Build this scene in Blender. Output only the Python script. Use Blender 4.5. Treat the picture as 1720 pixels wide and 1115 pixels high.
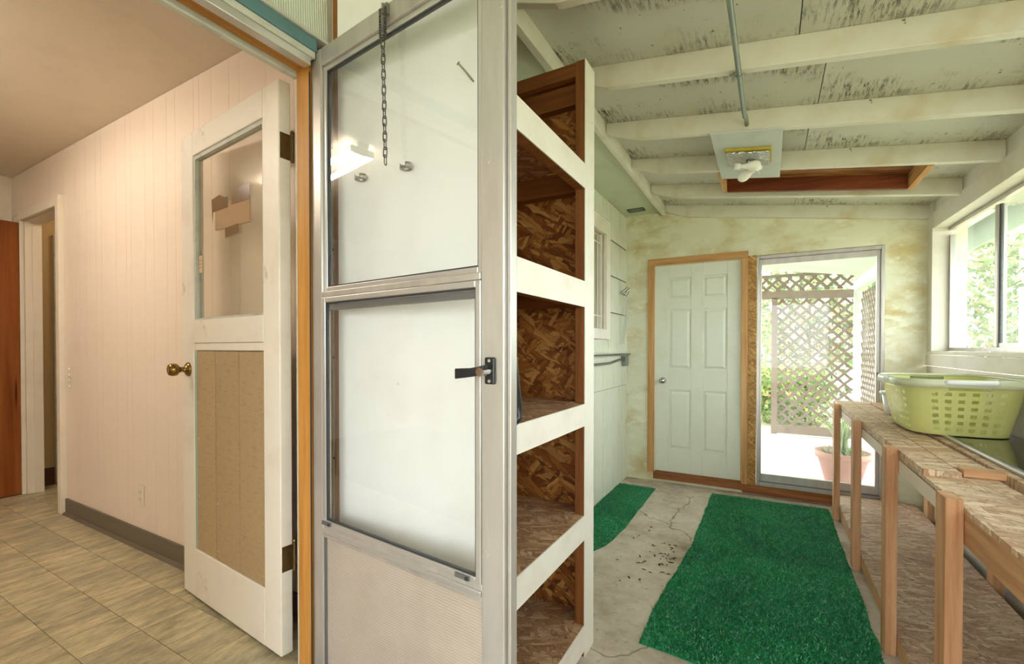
import bpy, math, random
import numpy as np
from mathutils import Vector, Matrix
random.seed(7); RNG = np.random.default_rng(7)
for o in list(bpy.data.objects): bpy.data.objects.remove(o)
scene = bpy.context.scene
COL = scene.collection

# ------------------------------------------------------------------ camera
cd = bpy.data.cameras.new('camera'); cam = bpy.data.objects.new('camera', cd); COL.objects.link(cam)
cd.sensor_fit = 'HORIZONTAL'; cd.sensor_width = 36.0; cd.lens = 36.0 * 764 / 1720
cd.shift_y = 0.02064; cd.clip_start = 0.02; cd.clip_end = 200
cam.location = (0, 0, 1.32)
cam.rotation_euler = (math.radians(90 - 0.6), 0, math.radians(29.37))
scene.camera = cam

# ------------------------------------------------------------------ sky and exposure
w = bpy.data.worlds.new('World'); scene.world = w; w.use_nodes = True
bg = w.node_tree.nodes['Background']
bg.inputs['Color'].default_value = (0.92, 0.955, 1.0, 1); bg.inputs['Strength'].default_value = 2.6
vs = scene.view_settings
vs.view_transform = 'Standard'; vs.look = 'None'; vs.exposure = 1.75; vs.gamma = 1.0; vs.use_curve_mapping = False
TUBE_STRENGTH = 13.2

# ------------------------------------------------------------------ materials
def lin(c):
    return tuple(((v / 255) / 12.92 if v / 255 <= .04045 else ((v / 255 + .055) / 1.055) ** 2.4) for v in c) + (1,)
MATS = {}
class NT:
    def __init__(s, name):
        s.m = bpy.data.materials.new(name); s.m.use_nodes = True
        s.t = s.m.node_tree; s.t.nodes.clear()
        s.out = s.n('ShaderNodeOutputMaterial')
        MATS[name] = s.m
    def n(s, typ, **kw):
        nd = s.t.nodes.new(typ)
        for k, v in kw.items():
            if k.startswith('_'): setattr(nd, k[1:], v)
            else:
                k2 = k.replace('__', ' ')
                nd.inputs[k2].default_value = v
        return nd
    def l(s, a, b): s.t.links.new(a, b)
    def ramp(s, fac, stops, interp='LINEAR'):
        r = s.n('ShaderNodeValToRGB'); e = r.color_ramp.elements; r.color_ramp.interpolation = interp
        while len(e) < len(stops): e.new(0.5)
        for i, (p, c) in enumerate(stops): e[i].position = p; e[i].color = c if len(c) == 4 else tuple(c) + (1,)
        s.l(fac, r.inputs[0]); return r.outputs[0]
    def coord(s, scale=(1, 1, 1), rot=(0, 0, 0), kind='Object'):
        tc = s.n('ShaderNodeTexCoord'); mp = s.n('ShaderNodeMapping')
        mp.inputs['Scale'].default_value = scale; mp.inputs['Rotation'].default_value = rot
        s.l(tc.outputs[kind], mp.inputs[0]); return mp.outputs[0]
    def noise(s, vec, scale=5, detail=4, rough=.55):
        t = s.n('ShaderNodeTexNoise'); t.inputs['Scale'].default_value = scale
        t.inputs['Detail'].default_value = detail; t.inputs['Roughness'].default_value = rough
        s.l(vec, t.inputs['Vector']); return t.outputs[0]
    def voro(s, vec, scale=5):
        t = s.n('ShaderNodeTexVoronoi'); t.inputs['Scale'].default_value = scale
        s.l(vec, t.inputs['Vector']); return t
    def mix(s, fac, a, b, mode='MIX'):
        m = s.n('ShaderNodeMix'); m.data_type = 'RGBA'; m.blend_type = mode
        for sock, v in ((m.inputs[0], fac), (m.inputs[6], a), (m.inputs[7], b)):
            if hasattr(v, 'is_linked') or hasattr(v, 'links'): s.l(v, sock)
            else: sock.default_value = v
        return m.outputs[2]
    def bsdf(s, color, rough=.5, metal=0.0, spec=.5, bump=None, bumpd=.2, dist=.002):
        b = s.n('ShaderNodeBsdfPrincipled')
        if hasattr(color, 'links'): s.l(color, b.inputs['Base Color'])
        else: b.inputs['Base Color'].default_value = color
        if hasattr(rough, 'links'): s.l(rough, b.inputs['Roughness'])
        else: b.inputs['Roughness'].default_value = rough
        b.inputs['Metallic'].default_value = metal; b.inputs['Specular IOR Level'].default_value = spec
        if bump is not None:
            bn = s.n('ShaderNodeBump'); bn.inputs['Strength'].default_value = bumpd; bn.inputs['Distance'].default_value = dist
            s.l(bump, bn.inputs['Height']); s.l(bn.outputs[0], b.inputs['Normal'])
        return b.outputs[0]
    def done(s, sh): s.l(sh, s.out.inputs[0]); return s.m

def plain(name, c, rough=.5, metal=0, spec=.5):
    n = NT(name); return n.done(n.bsdf(lin(c), rough, metal, spec))

def paint(name, c, stain, lo=.5, hi=.75, scale=3, stretch=(1, 1, 1), rough=.55, bump=.15, fine=120, dist=.001,
          stain2=None, lo2=.62, hi2=.7, scale2=14, stretch2=(1, 1, 1), rnd=0, metal=0):
    """base colour with soft stain patches and, optionally, sharper marks"""
    n = NT(name); v = n.coord(stretch)
    f = n.ramp(n.noise(v, scale, 4, .6), [(lo, (0, 0, 0)), (hi, (1, 1, 1))])
    c1 = n.mix(f, lin(c), lin(stain))
    if stain2:
        v2 = n.coord(stretch2)
        f2 = n.ramp(n.noise(v2, scale2, 3, .7), [(lo2, (0, 0, 0)), (hi2, (1, 1, 1))])
        c1 = n.mix(f2, c1, lin(stain2))
    if rnd:
        oi = n.n('ShaderNodeObjectInfo')
        r = n.ramp(oi.outputs['Random'], [(0, (1 - rnd,) * 3), (1, (1, 1, 1))])
        c1 = n.mix(1.0, c1, r, 'MULTIPLY')
    b = n.noise(n.coord(stretch), fine, 1, .6)
    return n.done(n.bsdf(c1, rough, metal, .4, b, bump, dist))

def wood(name, c1, c2, c3, axis='z', scale=1.0, rough=.6, rnd=.12, bump=.2):
    n = NT(name)
    st = {'x': (1.2, 22, 22), 'y': (22, 1.2, 22), 'z': (22, 22, 1.2)}[axis]
    v = n.coord(tuple(q * scale for q in st))
    oi = n.n('ShaderNodeObjectInfo')
    ad = n.n('ShaderNodeVectorMath', _operation='MULTIPLY_ADD')
    ad.inputs[1].default_value = (1, 1, 1); n.l(v, ad.inputs[0])
    cb = n.n('ShaderNodeCombineXYZ'); mm = n.n('ShaderNodeMath', _operation='MULTIPLY'); mm.inputs[1].default_value = 37.0
    n.l(oi.outputs['Random'], mm.inputs[0])
    for i in range(3): n.l(mm.outputs[0], cb.inputs[i])
    n.l(cb.outputs[0], ad.inputs[2])
    g = n.noise(ad.outputs[0], 1.3, 6, .65)
    col = n.ramp(g, [(.28, lin(c2)), (.5, lin(c1)), (.72, lin(c3))])
    kn = n.voro(n.coord(tuple(q * .16 for q in st)), 3.0)
    kf = n.ramp(kn.outputs['Distance'], [(.03, (1, 1, 1)), (.09, (0, 0, 0))])
    dark = tuple(int(q * .45) for q in c2)
    col = n.mix(kf, col, lin(dark))
    r = n.ramp(oi.outputs['Random'], [(0, (1 - rnd,) * 3), (1, (1, 1, 1))])
    col = n.mix(1.0, col, r, 'MULTIPLY')
    return n.done(n.bsdf(col, rough, 0, .3, g, bump, .001))

def osb(name, cols, normal='z', rough=.7, flake=1.0, dirt=None, ang0=0.0, edge=.45):
    """oriented strand board: long flakes lying every which way in the plane of the sheet"""
    n = NT(name); layers = []
    for i, a in enumerate((0.15, 0.95, 2.45, -.5)):
        a += ang0
        ax = {'z': (0, 0, a), 'x': (a, 0, 0), 'y': (0, a, 0)}[normal]
        L, W = ((11, 14, 9, 18)[i] / flake, (52, 64, 44, 80)[i] / flake)
        sc = {'z': (L, W, 3), 'x': (3, L, W), 'y': (L, 3, W)}[normal]
        tc = n.n('ShaderNodeTexCoord'); m1 = n.n('ShaderNodeMapping'); m1.inputs['Rotation'].default_value = ax
        m1.inputs['Location'].default_value = (i * 3.7, i * 1.9, i * 2.3)
        n.l(tc.outputs['Object'], m1.inputs[0])
        m2 = n.n('ShaderNodeMapping'); m2.inputs['Scale'].default_value = sc; n.l(m1.outputs[0], m2.inputs[0])
        # ragged flake outlines
        wn = n.n('ShaderNodeTexNoise'); wn.inputs['Scale'].default_value = 30; n.l(m1.outputs[0], wn.inputs['Vector'])
        ws = n.n('ShaderNodeVectorMath', _operation='SCALE'); ws.inputs['Scale'].default_value = .55; n.l(wn.outputs['Color'], ws.inputs[0])
        wa = n.n('ShaderNodeVectorMath', _operation='ADD'); n.l(m2.outputs[0], wa.inputs[0]); n.l(ws.outputs[0], wa.inputs[1])
        vo = n.voro(wa.outputs[0], 1.0)
        sp = n.n('ShaderNodeSeparateColor'); n.l(vo.outputs['Color'], sp.inputs[0])
        ed = n.n('ShaderNodeTexVoronoi', _feature='DISTANCE_TO_EDGE'); ed.inputs['Scale'].default_value = 1.0; n.l(wa.outputs[0], ed.inputs['Vector'])
        m3 = n.n('ShaderNodeMapping'); m3.inputs['Scale'].default_value = tuple(q * (1.2 if q < 25 / flake else 6) for q in sc); n.l(m1.outputs[0], m3.inputs[0])
        gr = n.noise(m3.outputs[0], 1.0, 4, .65)
        layers.append((sp.outputs[0], sp.outputs[1], gr, ed.outputs['Distance']))
    st = [(i / (len(cols) - 1), lin(c)) for i, c in enumerate(cols)]
    def lay(k):
        c = n.ramp(layers[k][0], st)
        g = n.ramp(layers[k][2], [(.3, (.66, .64, .62)), (.7, (1.14, 1.14, 1.14))])
        c = n.mix(1.0, c, g, 'MULTIPLY')
        e = n.ramp(layers[k][3], [(.0, (1 - edge,) * 3), (.09, (1, 1, 1))])  # darkened flake edges: thin flake shadows put into the colour
        return n.mix(1.0, c, e, 'MULTIPLY')
    col = lay(0); h = layers[0][0]
    for k, th in ((1, .5), (2, .6), (3, .66)):
        f = n.ramp(layers[k][1], [(th, (0, 0, 0)), (th + .02, (1, 1, 1))])
        col = n.mix(f, col, lay(k)); h = n.mix(f, h, layers[k][0])
    if dirt:
        f = n.ramp(n.noise(n.coord(), 4, 7, .7), [(.48, (0, 0, 0)), (.72, (.6, .6, .6))])
        col = n.mix(f, col, lin(dirt))
        f2 = n.ramp(n.noise(n.coord(), 70, 3, .6), [(.65, (0, 0, 0)), (.72, (1, 1, 1))])
        col = n.mix(f2, col, lin(tuple(int(q * .5) for q in dirt)))
    return n.done(n.bsdf(col, rough, 0, .3, h, .25, .0015))

def glass(name, tint=(1, 1, 1), dirt=.03, dirtc=(235, 238, 235), refl=1.0, scale=2.0):
    n = NT(name)
    tr = n.n('ShaderNodeBsdfTransparent'); tr.inputs[0].default_value = tuple(tint) + (1,)
    gl = n.n('ShaderNodeBsdfGlossy'); gl.inputs['Roughness'].default_value = .012
    fr = n.n('ShaderNodeFresnel'); fr.inputs['IOR'].default_value = 1.5
    # thin sheet: same reflectance on both of its faces
    ge = n.n('ShaderNodeNewGeometry'); io = n.n('ShaderNodeMath', _operation='MULTIPLY_ADD'); io.inputs[1].default_value = -.8333; io.inputs[2].default_value = 1.5
    n.l(ge.outputs['Backfacing'], io.inputs[0]); n.l(io.outputs[0], fr.inputs['IOR'])
    mu = n.n('ShaderNodeMath', _operation='MULTIPLY'); mu.inputs[1].default_value = refl; n.l(fr.outputs[0], mu.inputs[0])
    m1 = n.n('ShaderNodeMixShader'); n.l(mu.outputs[0], m1.inputs[0]); n.l(tr.outputs[0], m1.inputs[1]); n.l(gl.outputs[0], m1.inputs[2])
    df = n.n('ShaderNodeBsdfDiffuse'); df.inputs[0].default_value = lin(dirtc)
    tl = n.n('ShaderNodeBsdfTranslucent'); tl.inputs[0].default_value = lin(dirtc)
    ms = n.n('ShaderNodeMixShader'); ms.inputs[0].default_value = .55; n.l(df.outputs[0], ms.inputs[1]); n.l(tl.outputs[0], ms.inputs[2])
    f = n.noise(n.coord(), scale, 5, .6)
    f = n.ramp(f, [(.3, (dirt * .4,) * 3), (.75, (min(1, dirt * 1.9),) * 3)])
    m2 = n.n('ShaderNodeMixShader'); n.l(f, m2.inputs[0]); n.l(m1.outputs[0], m2.inputs[1]); n.l(ms.outputs[0], m2.inputs[2])
    return n.done(m2.outputs[0])

def emis(name, c, s):
    n = NT(name); e = n.n('ShaderNodeEmission'); e.inputs[0].default_value = tuple(c) + (1,); e.inputs[1].default_value = s
    return n.done(e.outputs[0])

def leafmat(name, cols):
    n = NT(name); oi = n.n('ShaderNodeNewGeometry')
    col = n.ramp(oi.outputs['Random Per Island'], [(i / (len(cols) - 1), lin(c)) for i, c in enumerate(cols)])
    d = n.n('ShaderNodeBsdfDiffuse'); n.l(col, d.inputs[0]); t = n.n('ShaderNodeBsdfTranslucent'); n.l(col, t.inputs[0])
    m = n.n('ShaderNodeMixShader'); m.inputs[0].default_value = .4; n.l(d.outputs[0], m.inputs[1]); n.l(t.outputs[0], m.inputs[2])
    return n.done(m.outputs[0])

def tilemat():
    n = NT('vinyl_tile')
    v = n.coord((17, 6.5, 1), (0, 0, .35)); oi = n.n('ShaderNodeObjectInfo')
    mm = n.n('ShaderNodeMath', _operation='MULTIPLY'); mm.inputs[1].default_value = 91.0; n.l(oi.outputs['Random'], mm.inputs[0])
    cb = n.n('ShaderNodeCombineXYZ'); n.l(mm.outputs[0], cb.inputs[0]); n.l(mm.outputs[0], cb.inputs[1])
    ad = n.n('ShaderNodeVectorMath', _operation='ADD'); n.l(v, ad.inputs[0]); n.l(cb.outputs[0], ad.inputs[1])
    g = n.noise(ad.outputs[0], 1.0, 9, .72)
    col = n.ramp(g, [(.27, lin((132, 122, 96))), (.42, lin((176, 164, 130))), (.52, lin((204, 190, 152))), (.62, lin((226, 210, 172))), (.75, lin((186, 176, 146)))])
    sc2 = n.n('ShaderNodeVectorMath', _operation='SCALE'); sc2.inputs['Scale'].default_value = .31; n.l(ad.outputs[0], sc2.inputs[0])
    g2 = n.noise(sc2.outputs[0], 1.0, 5, .6)
    f2 = n.ramp(g2, [(.42, (0, 0, 0)), (.62, (.8, .8, .8))]); col = n.mix(f2, col, lin((160, 154, 130)), 'MULTIPLY') if False else n.mix(f2, col, n.ramp(g, [(.3, lin((128, 122, 100))), (.7, lin((192, 184, 154)))]))
    r = n.ramp(oi.outputs['Random'], [(0, (.93, .93, .93)), (1, (1, 1, 1))])
    col = n.mix(1.0, col, r, 'MULTIPLY')
    return n.done(n.bsdf(col, .38, 0, .45, g, .12, .0008))

def concrete(name, c1, c2, c3, scale=2.2):
    n = NT(name); v = n.coord()
    a = n.noise(v, scale, 8, .65); b = n.noise(v, scale * 9, 5, .7); e = n.noise(v, 160, 2, .5)
    col = n.ramp(a, [(.3, lin(c2)), (.5, lin(c1)), (.7, lin(c3))])
    f = n.ramp(b, [(.55, (0, 0, 0)), (.72, (.8, .8, .8))]); col = n.mix(f, col, lin(c2))
    f3 = n.ramp(n.noise(v, 1.1, 6, .75), [(.57, (0, 0, 0)), (.72, (.6, .6, .6))])
    col = n.mix(f3, col, lin((132, 104, 84)))
    vo = n.n('ShaderNodeTexVoronoi', _feature='DISTANCE_TO_EDGE'); vo.inputs['Scale'].default_value = .55
    w2 = n.n('ShaderNodeVectorMath', _operation='ADD'); nz = n.n('ShaderNodeTexNoise'); nz.inputs['Scale'].default_value = 5; n.l(v, nz.inputs['Vector'])
    sc = n.n('ShaderNodeVectorMath', _operation='SCALE'); sc.inputs['Scale'].default_value = .25; n.l(nz.outputs['Color'], sc.inputs[0])
    n.l(v, w2.inputs[0]); n.l(sc.outputs[0], w2.inputs[1]); n.l(w2.outputs[0], vo.inputs['Vector'])
    ck = n.ramp(vo.outputs['Distance'], [(.0, (1, 1, 1)), (.0028, (0, 0, 0))])
    col = n.mix(ck, col, lin((132, 118, 102)))
    return n.done(n.bsdf(col, .75, 0, .3, e, .35, .002))

def streakply(name, c, patch, mold, axis='y'):
    """painted plywood with damp patches and thin black mould streaks that run across the rafters"""
    n = NT(name); v = n.coord(kind='Object')
    f = n.ramp(n.noise(v, 1.6, 6, .6), [(.45, (0, 0, 0)), (.7, (1, 1, 1))]); col = n.mix(f, lin(c), lin(patch))
    s1 = n.noise(n.coord((70, 9, 40)), 1.0, 5, .75); m1 = n.noise(n.coord((1.3, 2.2, 1)), 1.2, 5, .6)
    a = n.ramp(s1, [(.48, (0, 0, 0)), (.58, (1, 1, 1))]); b = n.ramp(m1, [(.47, (0, 0, 0)), (.62, (1, 1, 1))])
    ff = n.mix(1.0, a, b, 'MULTIPLY'); col = n.mix(ff, col, lin(mold))
    fl = n.ramp(n.noise(v, 38, 3, .5), [(.71, (0, 0, 0)), (.74, (1, 1, 1))]); col = n.mix(fl, col, lin(tuple(int(q * .55) for q in c)))
    return n.done(n.bsdf(col, .6, 0, .3, n.noise(n.coord((60, 6, 40)), 1.0, 4, .6), .2, .001))

def striated(name, c, axis=1, freq=75):
    n = NT(name); v = n.coord(); wv = n.n('ShaderNodeTexWave', _bands_direction='XYZ'[axis]); wv.inputs['Scale'].default_value = freq
    wv.inputs['Distortion'].default_value = 1.2; wv.inputs['Detail'].default_value = 2; n.l(v, wv.inputs['Vector'])
    return wv, n

# kitchen
paint('kitchen_panel', (243, 226, 207), (237, 218, 198), scale=2, rough=.42, fine=60, bump=.05)
paint('kitchen_ceiling', (230, 216, 196), (220, 206, 186), scale=3, rough=.75, fine=90, bump=.25)
paint('trim_cream', (240, 228, 208), (228, 214, 190), scale=4, rough=.4, fine=60, bump=.06)
tilemat()
plain('grout', (120, 112, 86), .7)
plain('cove_base', (112, 100, 84), .5)
paint('door_paint', (240, 232, 216), (226, 212, 192), lo=.5, hi=.8, scale=5, rough=.4, fine=70, bump=.06,
      stain2=(190, 160, 128), lo2=.66, hi2=.78, scale2=9, stretch2=(1, 1, .7))
plain('door_green', (168, 188, 172), .5)
paint('hardboard', (186, 160, 120), (170, 144, 106), scale=6, stretch=(4, 4, 14), rough=.55, fine=22, bump=.5, dist=.002, rnd=.08)
plain('screw', (205, 200, 190), .35, .8)
plain('brass', (150, 118, 66), .25, 1.0)
paint('old_brass', (120, 98, 62), (70, 56, 40), scale=40, rough=.4, fine=80, metal=.85)
wood('brown_door_wood', (150, 84, 38), (124, 62, 24), (172, 104, 52), 'z', .55, .35, .05, .05)
plain('tan_wall', (205, 178, 132), .6)
plain('dark_base', (84, 52, 36), .5)
paint('cardboard', (178, 146, 108), (166, 134, 96), scale=10, rough=.8, fine=60)
plain('packing_tape', (128, 98, 62), .2)
plain('sticker', (206, 184, 150), .6)
plain('plate_cream', (236, 224, 200), .35)
plain('slot_dark', (70, 60, 48), .6)
emis('lamp_globe', (1.0, .86, .66), 8.0)
emis('tube', (1.0, .91, .81), TUBE_STRENGTH)
# doorway
paint('teal', (92, 128, 132), (76, 110, 114), scale=8, rough=.5, stain2=(190, 190, 176), lo2=.7, hi2=.75, scale2=20)
wood('jamb_wood', (190, 134, 62), (160, 104, 40), (208, 154, 80), 'z', 1, .45)
wood('jamb_wood_y', (190, 134, 62), (160, 104, 40), (208, 154, 80), 'y', 1, .45)
paint('weatherstrip', (196, 196, 182), (160, 160, 146), scale=10, rough=.5)
# aluminium
paint('aluminium', (196, 191, 183), (176, 170, 160), lo=.4, hi=.75, scale=5, stretch=(3, 3, .5), rough=.36, fine=60, bump=.04, metal=.55,
      stain2=(236, 234, 228), lo2=.72, hi2=.78, scale2=26)
plain('alu_bright', (208, 206, 202), .3, .7)
plain('alu_dark', (120, 120, 122), .4, .6)
plain('gasket', (44, 44, 46), .6)
plain('black_plastic', (30, 30, 33), .3)
plain('steel', (168, 166, 160), .28, .95)
plain('chain_steel', (104, 102, 96), .35, .9)
wv, n = striated('kick', None, 2, 42); 
f = n.ramp(n.noise(n.coord(), 3, 6, .65), [(.45, (0, 0, 0)), (.75, (1, 1, 1))])
n.done(n.bsdf(n.mix(f, lin((188, 175, 160)), lin((170, 157, 142))), .45, .25, .4, wv.outputs[0], .5, .0012))
glass('glass_storm', (.98, .985, .98), .022, refl=1.1)
glass('glass_door', (.97, .97, .94), .03, (225, 210, 180), refl=1.2)
glass('glass_slider', (.93, .95, .945), .035, refl=.55, scale=3.5)
glass('glass_window', (.93, .97, .95), .055, (228, 240, 232), refl=.9, scale=5)
glass('glass_dark', (.35, .36, .40), .04, (170, 165, 160), refl=1.6)
# porch
streakply('ply_paint', (204, 202, 184), (188, 178, 150), (66, 60, 46))
paint('rafter_paint', (226, 222, 204), (208, 194, 160), lo=.5, hi=.78, scale=3.5, rough=.5, fine=60, bump=.12,
      stain2=(120, 104, 66), lo2=.70, hi2=.76, scale2=18, rnd=.05)
paint('soffit_paint', (206, 212, 186), (196, 198, 168), scale=2.5, rough=.55, fine=70)
paint('far_wall_paint', (230, 228, 200), (204, 186, 130), lo=.47, hi=.70, scale=2.6, stretch=(1, 1, 1.6), rough=.5, fine=40, bump=.15,
      stain2=(236, 236, 212), lo2=.55, hi2=.7, scale2=6, stretch2=(1, 1, 2))
paint('shingle_paint', (224, 226, 206), (208, 206, 180), scale=2.5, stretch=(6, 6, 1.0), rough=.55, fine=30, bump=.25, dist=.002,
      stain2=(170, 160, 120), lo2=.70, hi2=.78, scale2=10)
wv, n = striated('striated_shingle', None, 1, 38)
n.done(n.bsdf(n.ramp(wv.outputs[0], [(.0, lin((196, 200, 184))), (.5, lin((224, 228, 214)))]), .55, 0, .3, wv.outputs[0], .6, .003))
paint('right_wall_paint', (226, 220, 206), (208, 198, 176), scale=3, rough=.55, fine=60,
      stain2=(158, 140, 106), lo2=.70, hi2=.78, scale2=12)
paint('plaster_grey', (198, 190, 172), (172, 160, 140), scale=5, rough=.7, fine=50, bump=.3)
concrete('concrete', (204, 190, 174), (152, 134, 116), (224, 214, 202), 2.8)
concrete('concrete_patio', (208, 206, 200), (190, 186, 178), (222, 220, 216))
wood('stud_dark', (138, 84, 40), (108, 60, 26), (160, 104, 56), 'z', 1, .6)
wood('stud_dark_x', (138, 84, 40), (108, 60, 26), (160, 104, 56), 'x', 1, .6)
osb('osb_shelf_y', [(112, 60, 24), (150, 90, 40), (176, 112, 54), (206, 152, 88), (132, 76, 32)], 'y', .5, 1.25)
osb('osb_shelf_x', [(112, 60, 24), (150, 90, 40), (176, 112, 54), (206, 152, 88), (132, 76, 32)], 'x', .5, 1.25)
osb('osb_deck', [(160, 112, 78), (184, 138, 100), (204, 162, 122), (218, 182, 144), (172, 126, 88)], 'z', .65, 1.1, dirt=(120, 92, 70))
osb('osb_bench', [(190, 144, 106), (218, 180, 142), (230, 196, 160), (242, 218, 188), (204, 162, 124)], 'z', .55, 1.35, dirt=(150, 118, 94), ang0=.5)
osb('osb_low', [(194, 156, 128), (216, 184, 158), (230, 202, 178), (242, 220, 200), (206, 170, 142)], 'z', .6, 1.3, dirt=(156, 128, 108), ang0=.2)
osb('osb_strip', [(150, 102, 48), (190, 140, 72), (214, 170, 100), (170, 118, 58)], 'y', .5, .8)
paint('shelf_white', (240, 234, 220), (228, 218, 200), lo=.5, hi=.8, scale=5, rough=.42, fine=50, bump=.06,
      stain2=(150, 130, 104), lo2=.73, hi2=.78, scale2=22)
paint('panel_white', (242, 242, 238), (232, 230, 222), scale=3, rough=.4, fine=40, bump=.06,
      stain2=(190, 184, 172), lo2=.74, hi2=.8, scale2=30)
for ax in 'xyz': wood('pine_' + ax, (206, 156, 98), (178, 122, 66), (222, 178, 120), ax, 1, .5, .1, .1)
for ax in 'xyz': wood('fir_' + ax, (204, 154, 110), (170, 116, 76), (222, 178, 136), ax, 1, .6, .14, .15)
wood('sill_wood', (150, 92, 52), (110, 62, 34), (176, 120, 76), 'x', 1, .7)
paint('rail_pink', (228, 208, 190), (208, 182, 158), scale=6, stretch=(1, .4, 1), rough=.55, stain2=(160, 120, 84), lo2=.68, hi2=.75, scale2=16)
wood('hatch_ply', (140, 88, 44), (58, 30, 14), (196, 142, 84), 'x', .8, .6, .0)
wood('hatch_side', (120, 58, 26), (80, 34, 14), (150, 84, 44), 'x', .8, .6, .05)
paint('porch_door_paint', (226, 228, 210), (216, 214, 190), scale=3, rough=.4, fine=60, bump=.05, stain2=(184, 168, 132), lo2=.72, hi2=.8, scale2=6)
plain('chrome', (200, 200, 200), .12, 1.0)
paint('patio_white', (214, 222, 208), (204, 212, 196), scale=3, rough=.5)
plain('conduit', (142, 150, 142), .35, .8)
paint('fixture_board', (208, 212, 204), (192, 196, 186), scale=6, rough=.6, fine=60, bump=.2)
n = NT('crumpled_foil'); n.done(n.bsdf(lin((200, 202, 200)), .18, .95, .5, n.noise(n.coord(), 22, 3, .6), 1.0, .03))
plain('bulb', (246, 244, 232), .2)
plain('bulb_collar', (236, 236, 232), .4)
plain('yellow_wood', (190, 166, 50), .6)
paint('basket_plastic', (210, 210, 134), (198, 198, 116), scale=3, rough=.38, fine=90, bump=.03, stain2=(150, 142, 70), lo2=.74, hi2=.8, scale2=24)
paint('basket_rim', (208, 212, 176), (198, 202, 160), scale=3, rough=.35, fine=90, bump=.02)
plain('tub_plastic', (236, 238, 234), .3)
paint('curtain', (232, 196, 164), (214, 172, 138), scale=9, stretch=(6, 6, .6), rough=.8)
plain('wire', (204, 206, 196), .4, .4)
n = NT('turf'); v = n.coord()
col = n.ramp(n.noise(v, 3, 6, .7), [(.3, lin((10, 104, 60))), (.55, lin((18, 136, 80))), (.75, lin((34, 152, 94)))])
n.done(n.bsdf(col, .6, 0, .4, n.noise(v, 260, 2, .5), .6, .004))
leafmat('turf_pile', [(10, 78, 42), (20, 112, 62), (34, 138, 80), (66, 164, 104)])
n = NT('turf_pile_shiny')
g = n.n('ShaderNodeNewGeometry')
col = n.ramp(g.outputs['Random Per Island'], [(0, lin((8, 112, 64))), (.5, lin((24, 158, 96))), (.85, lin((52, 186, 122))), (1, lin((178, 224, 196)))])  # palest blades are painted glints on the pile
pat = n.ramp(n.noise(n.coord(), 2.0, 5, .6), [(.4, (.75, .75, .75)), (.65, (1.1, 1.1, 1.1))])
n.done(n.bsdf(n.mix(1.0, col, pat, 'MULTIPLY'), .32, 0, .8))
# outdoors
paint('lattice_wood', (128, 110, 94), (108, 92, 78), scale=8, rough=.7, rnd=.1)
paint('terracotta', (176, 130, 114), (158, 112, 98), scale=6, rough=.7, fine=40)
plain('soil', (80, 62, 48), .9)
leafmat('pot_leaf', [(110, 130, 90), (150, 168, 120), (190, 200, 160)])
leafmat('hedge_leaf', [(70, 104, 50), (110, 140, 70), (160, 180, 100), (206, 196, 130)])
leafmat('tree_leaf', [(84, 112, 70), (120, 146, 96), (170, 186, 130), (216, 190, 160), (150, 166, 120)])
plain('bark', (110, 104, 96), .8)
plain('fence_orange', (206, 150, 100), .7)
paint('grass', (178, 174, 142), (160, 158, 118), scale=4, rough=.9)
plain('eave', (186, 200, 186), .6)
M = MATS

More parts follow.
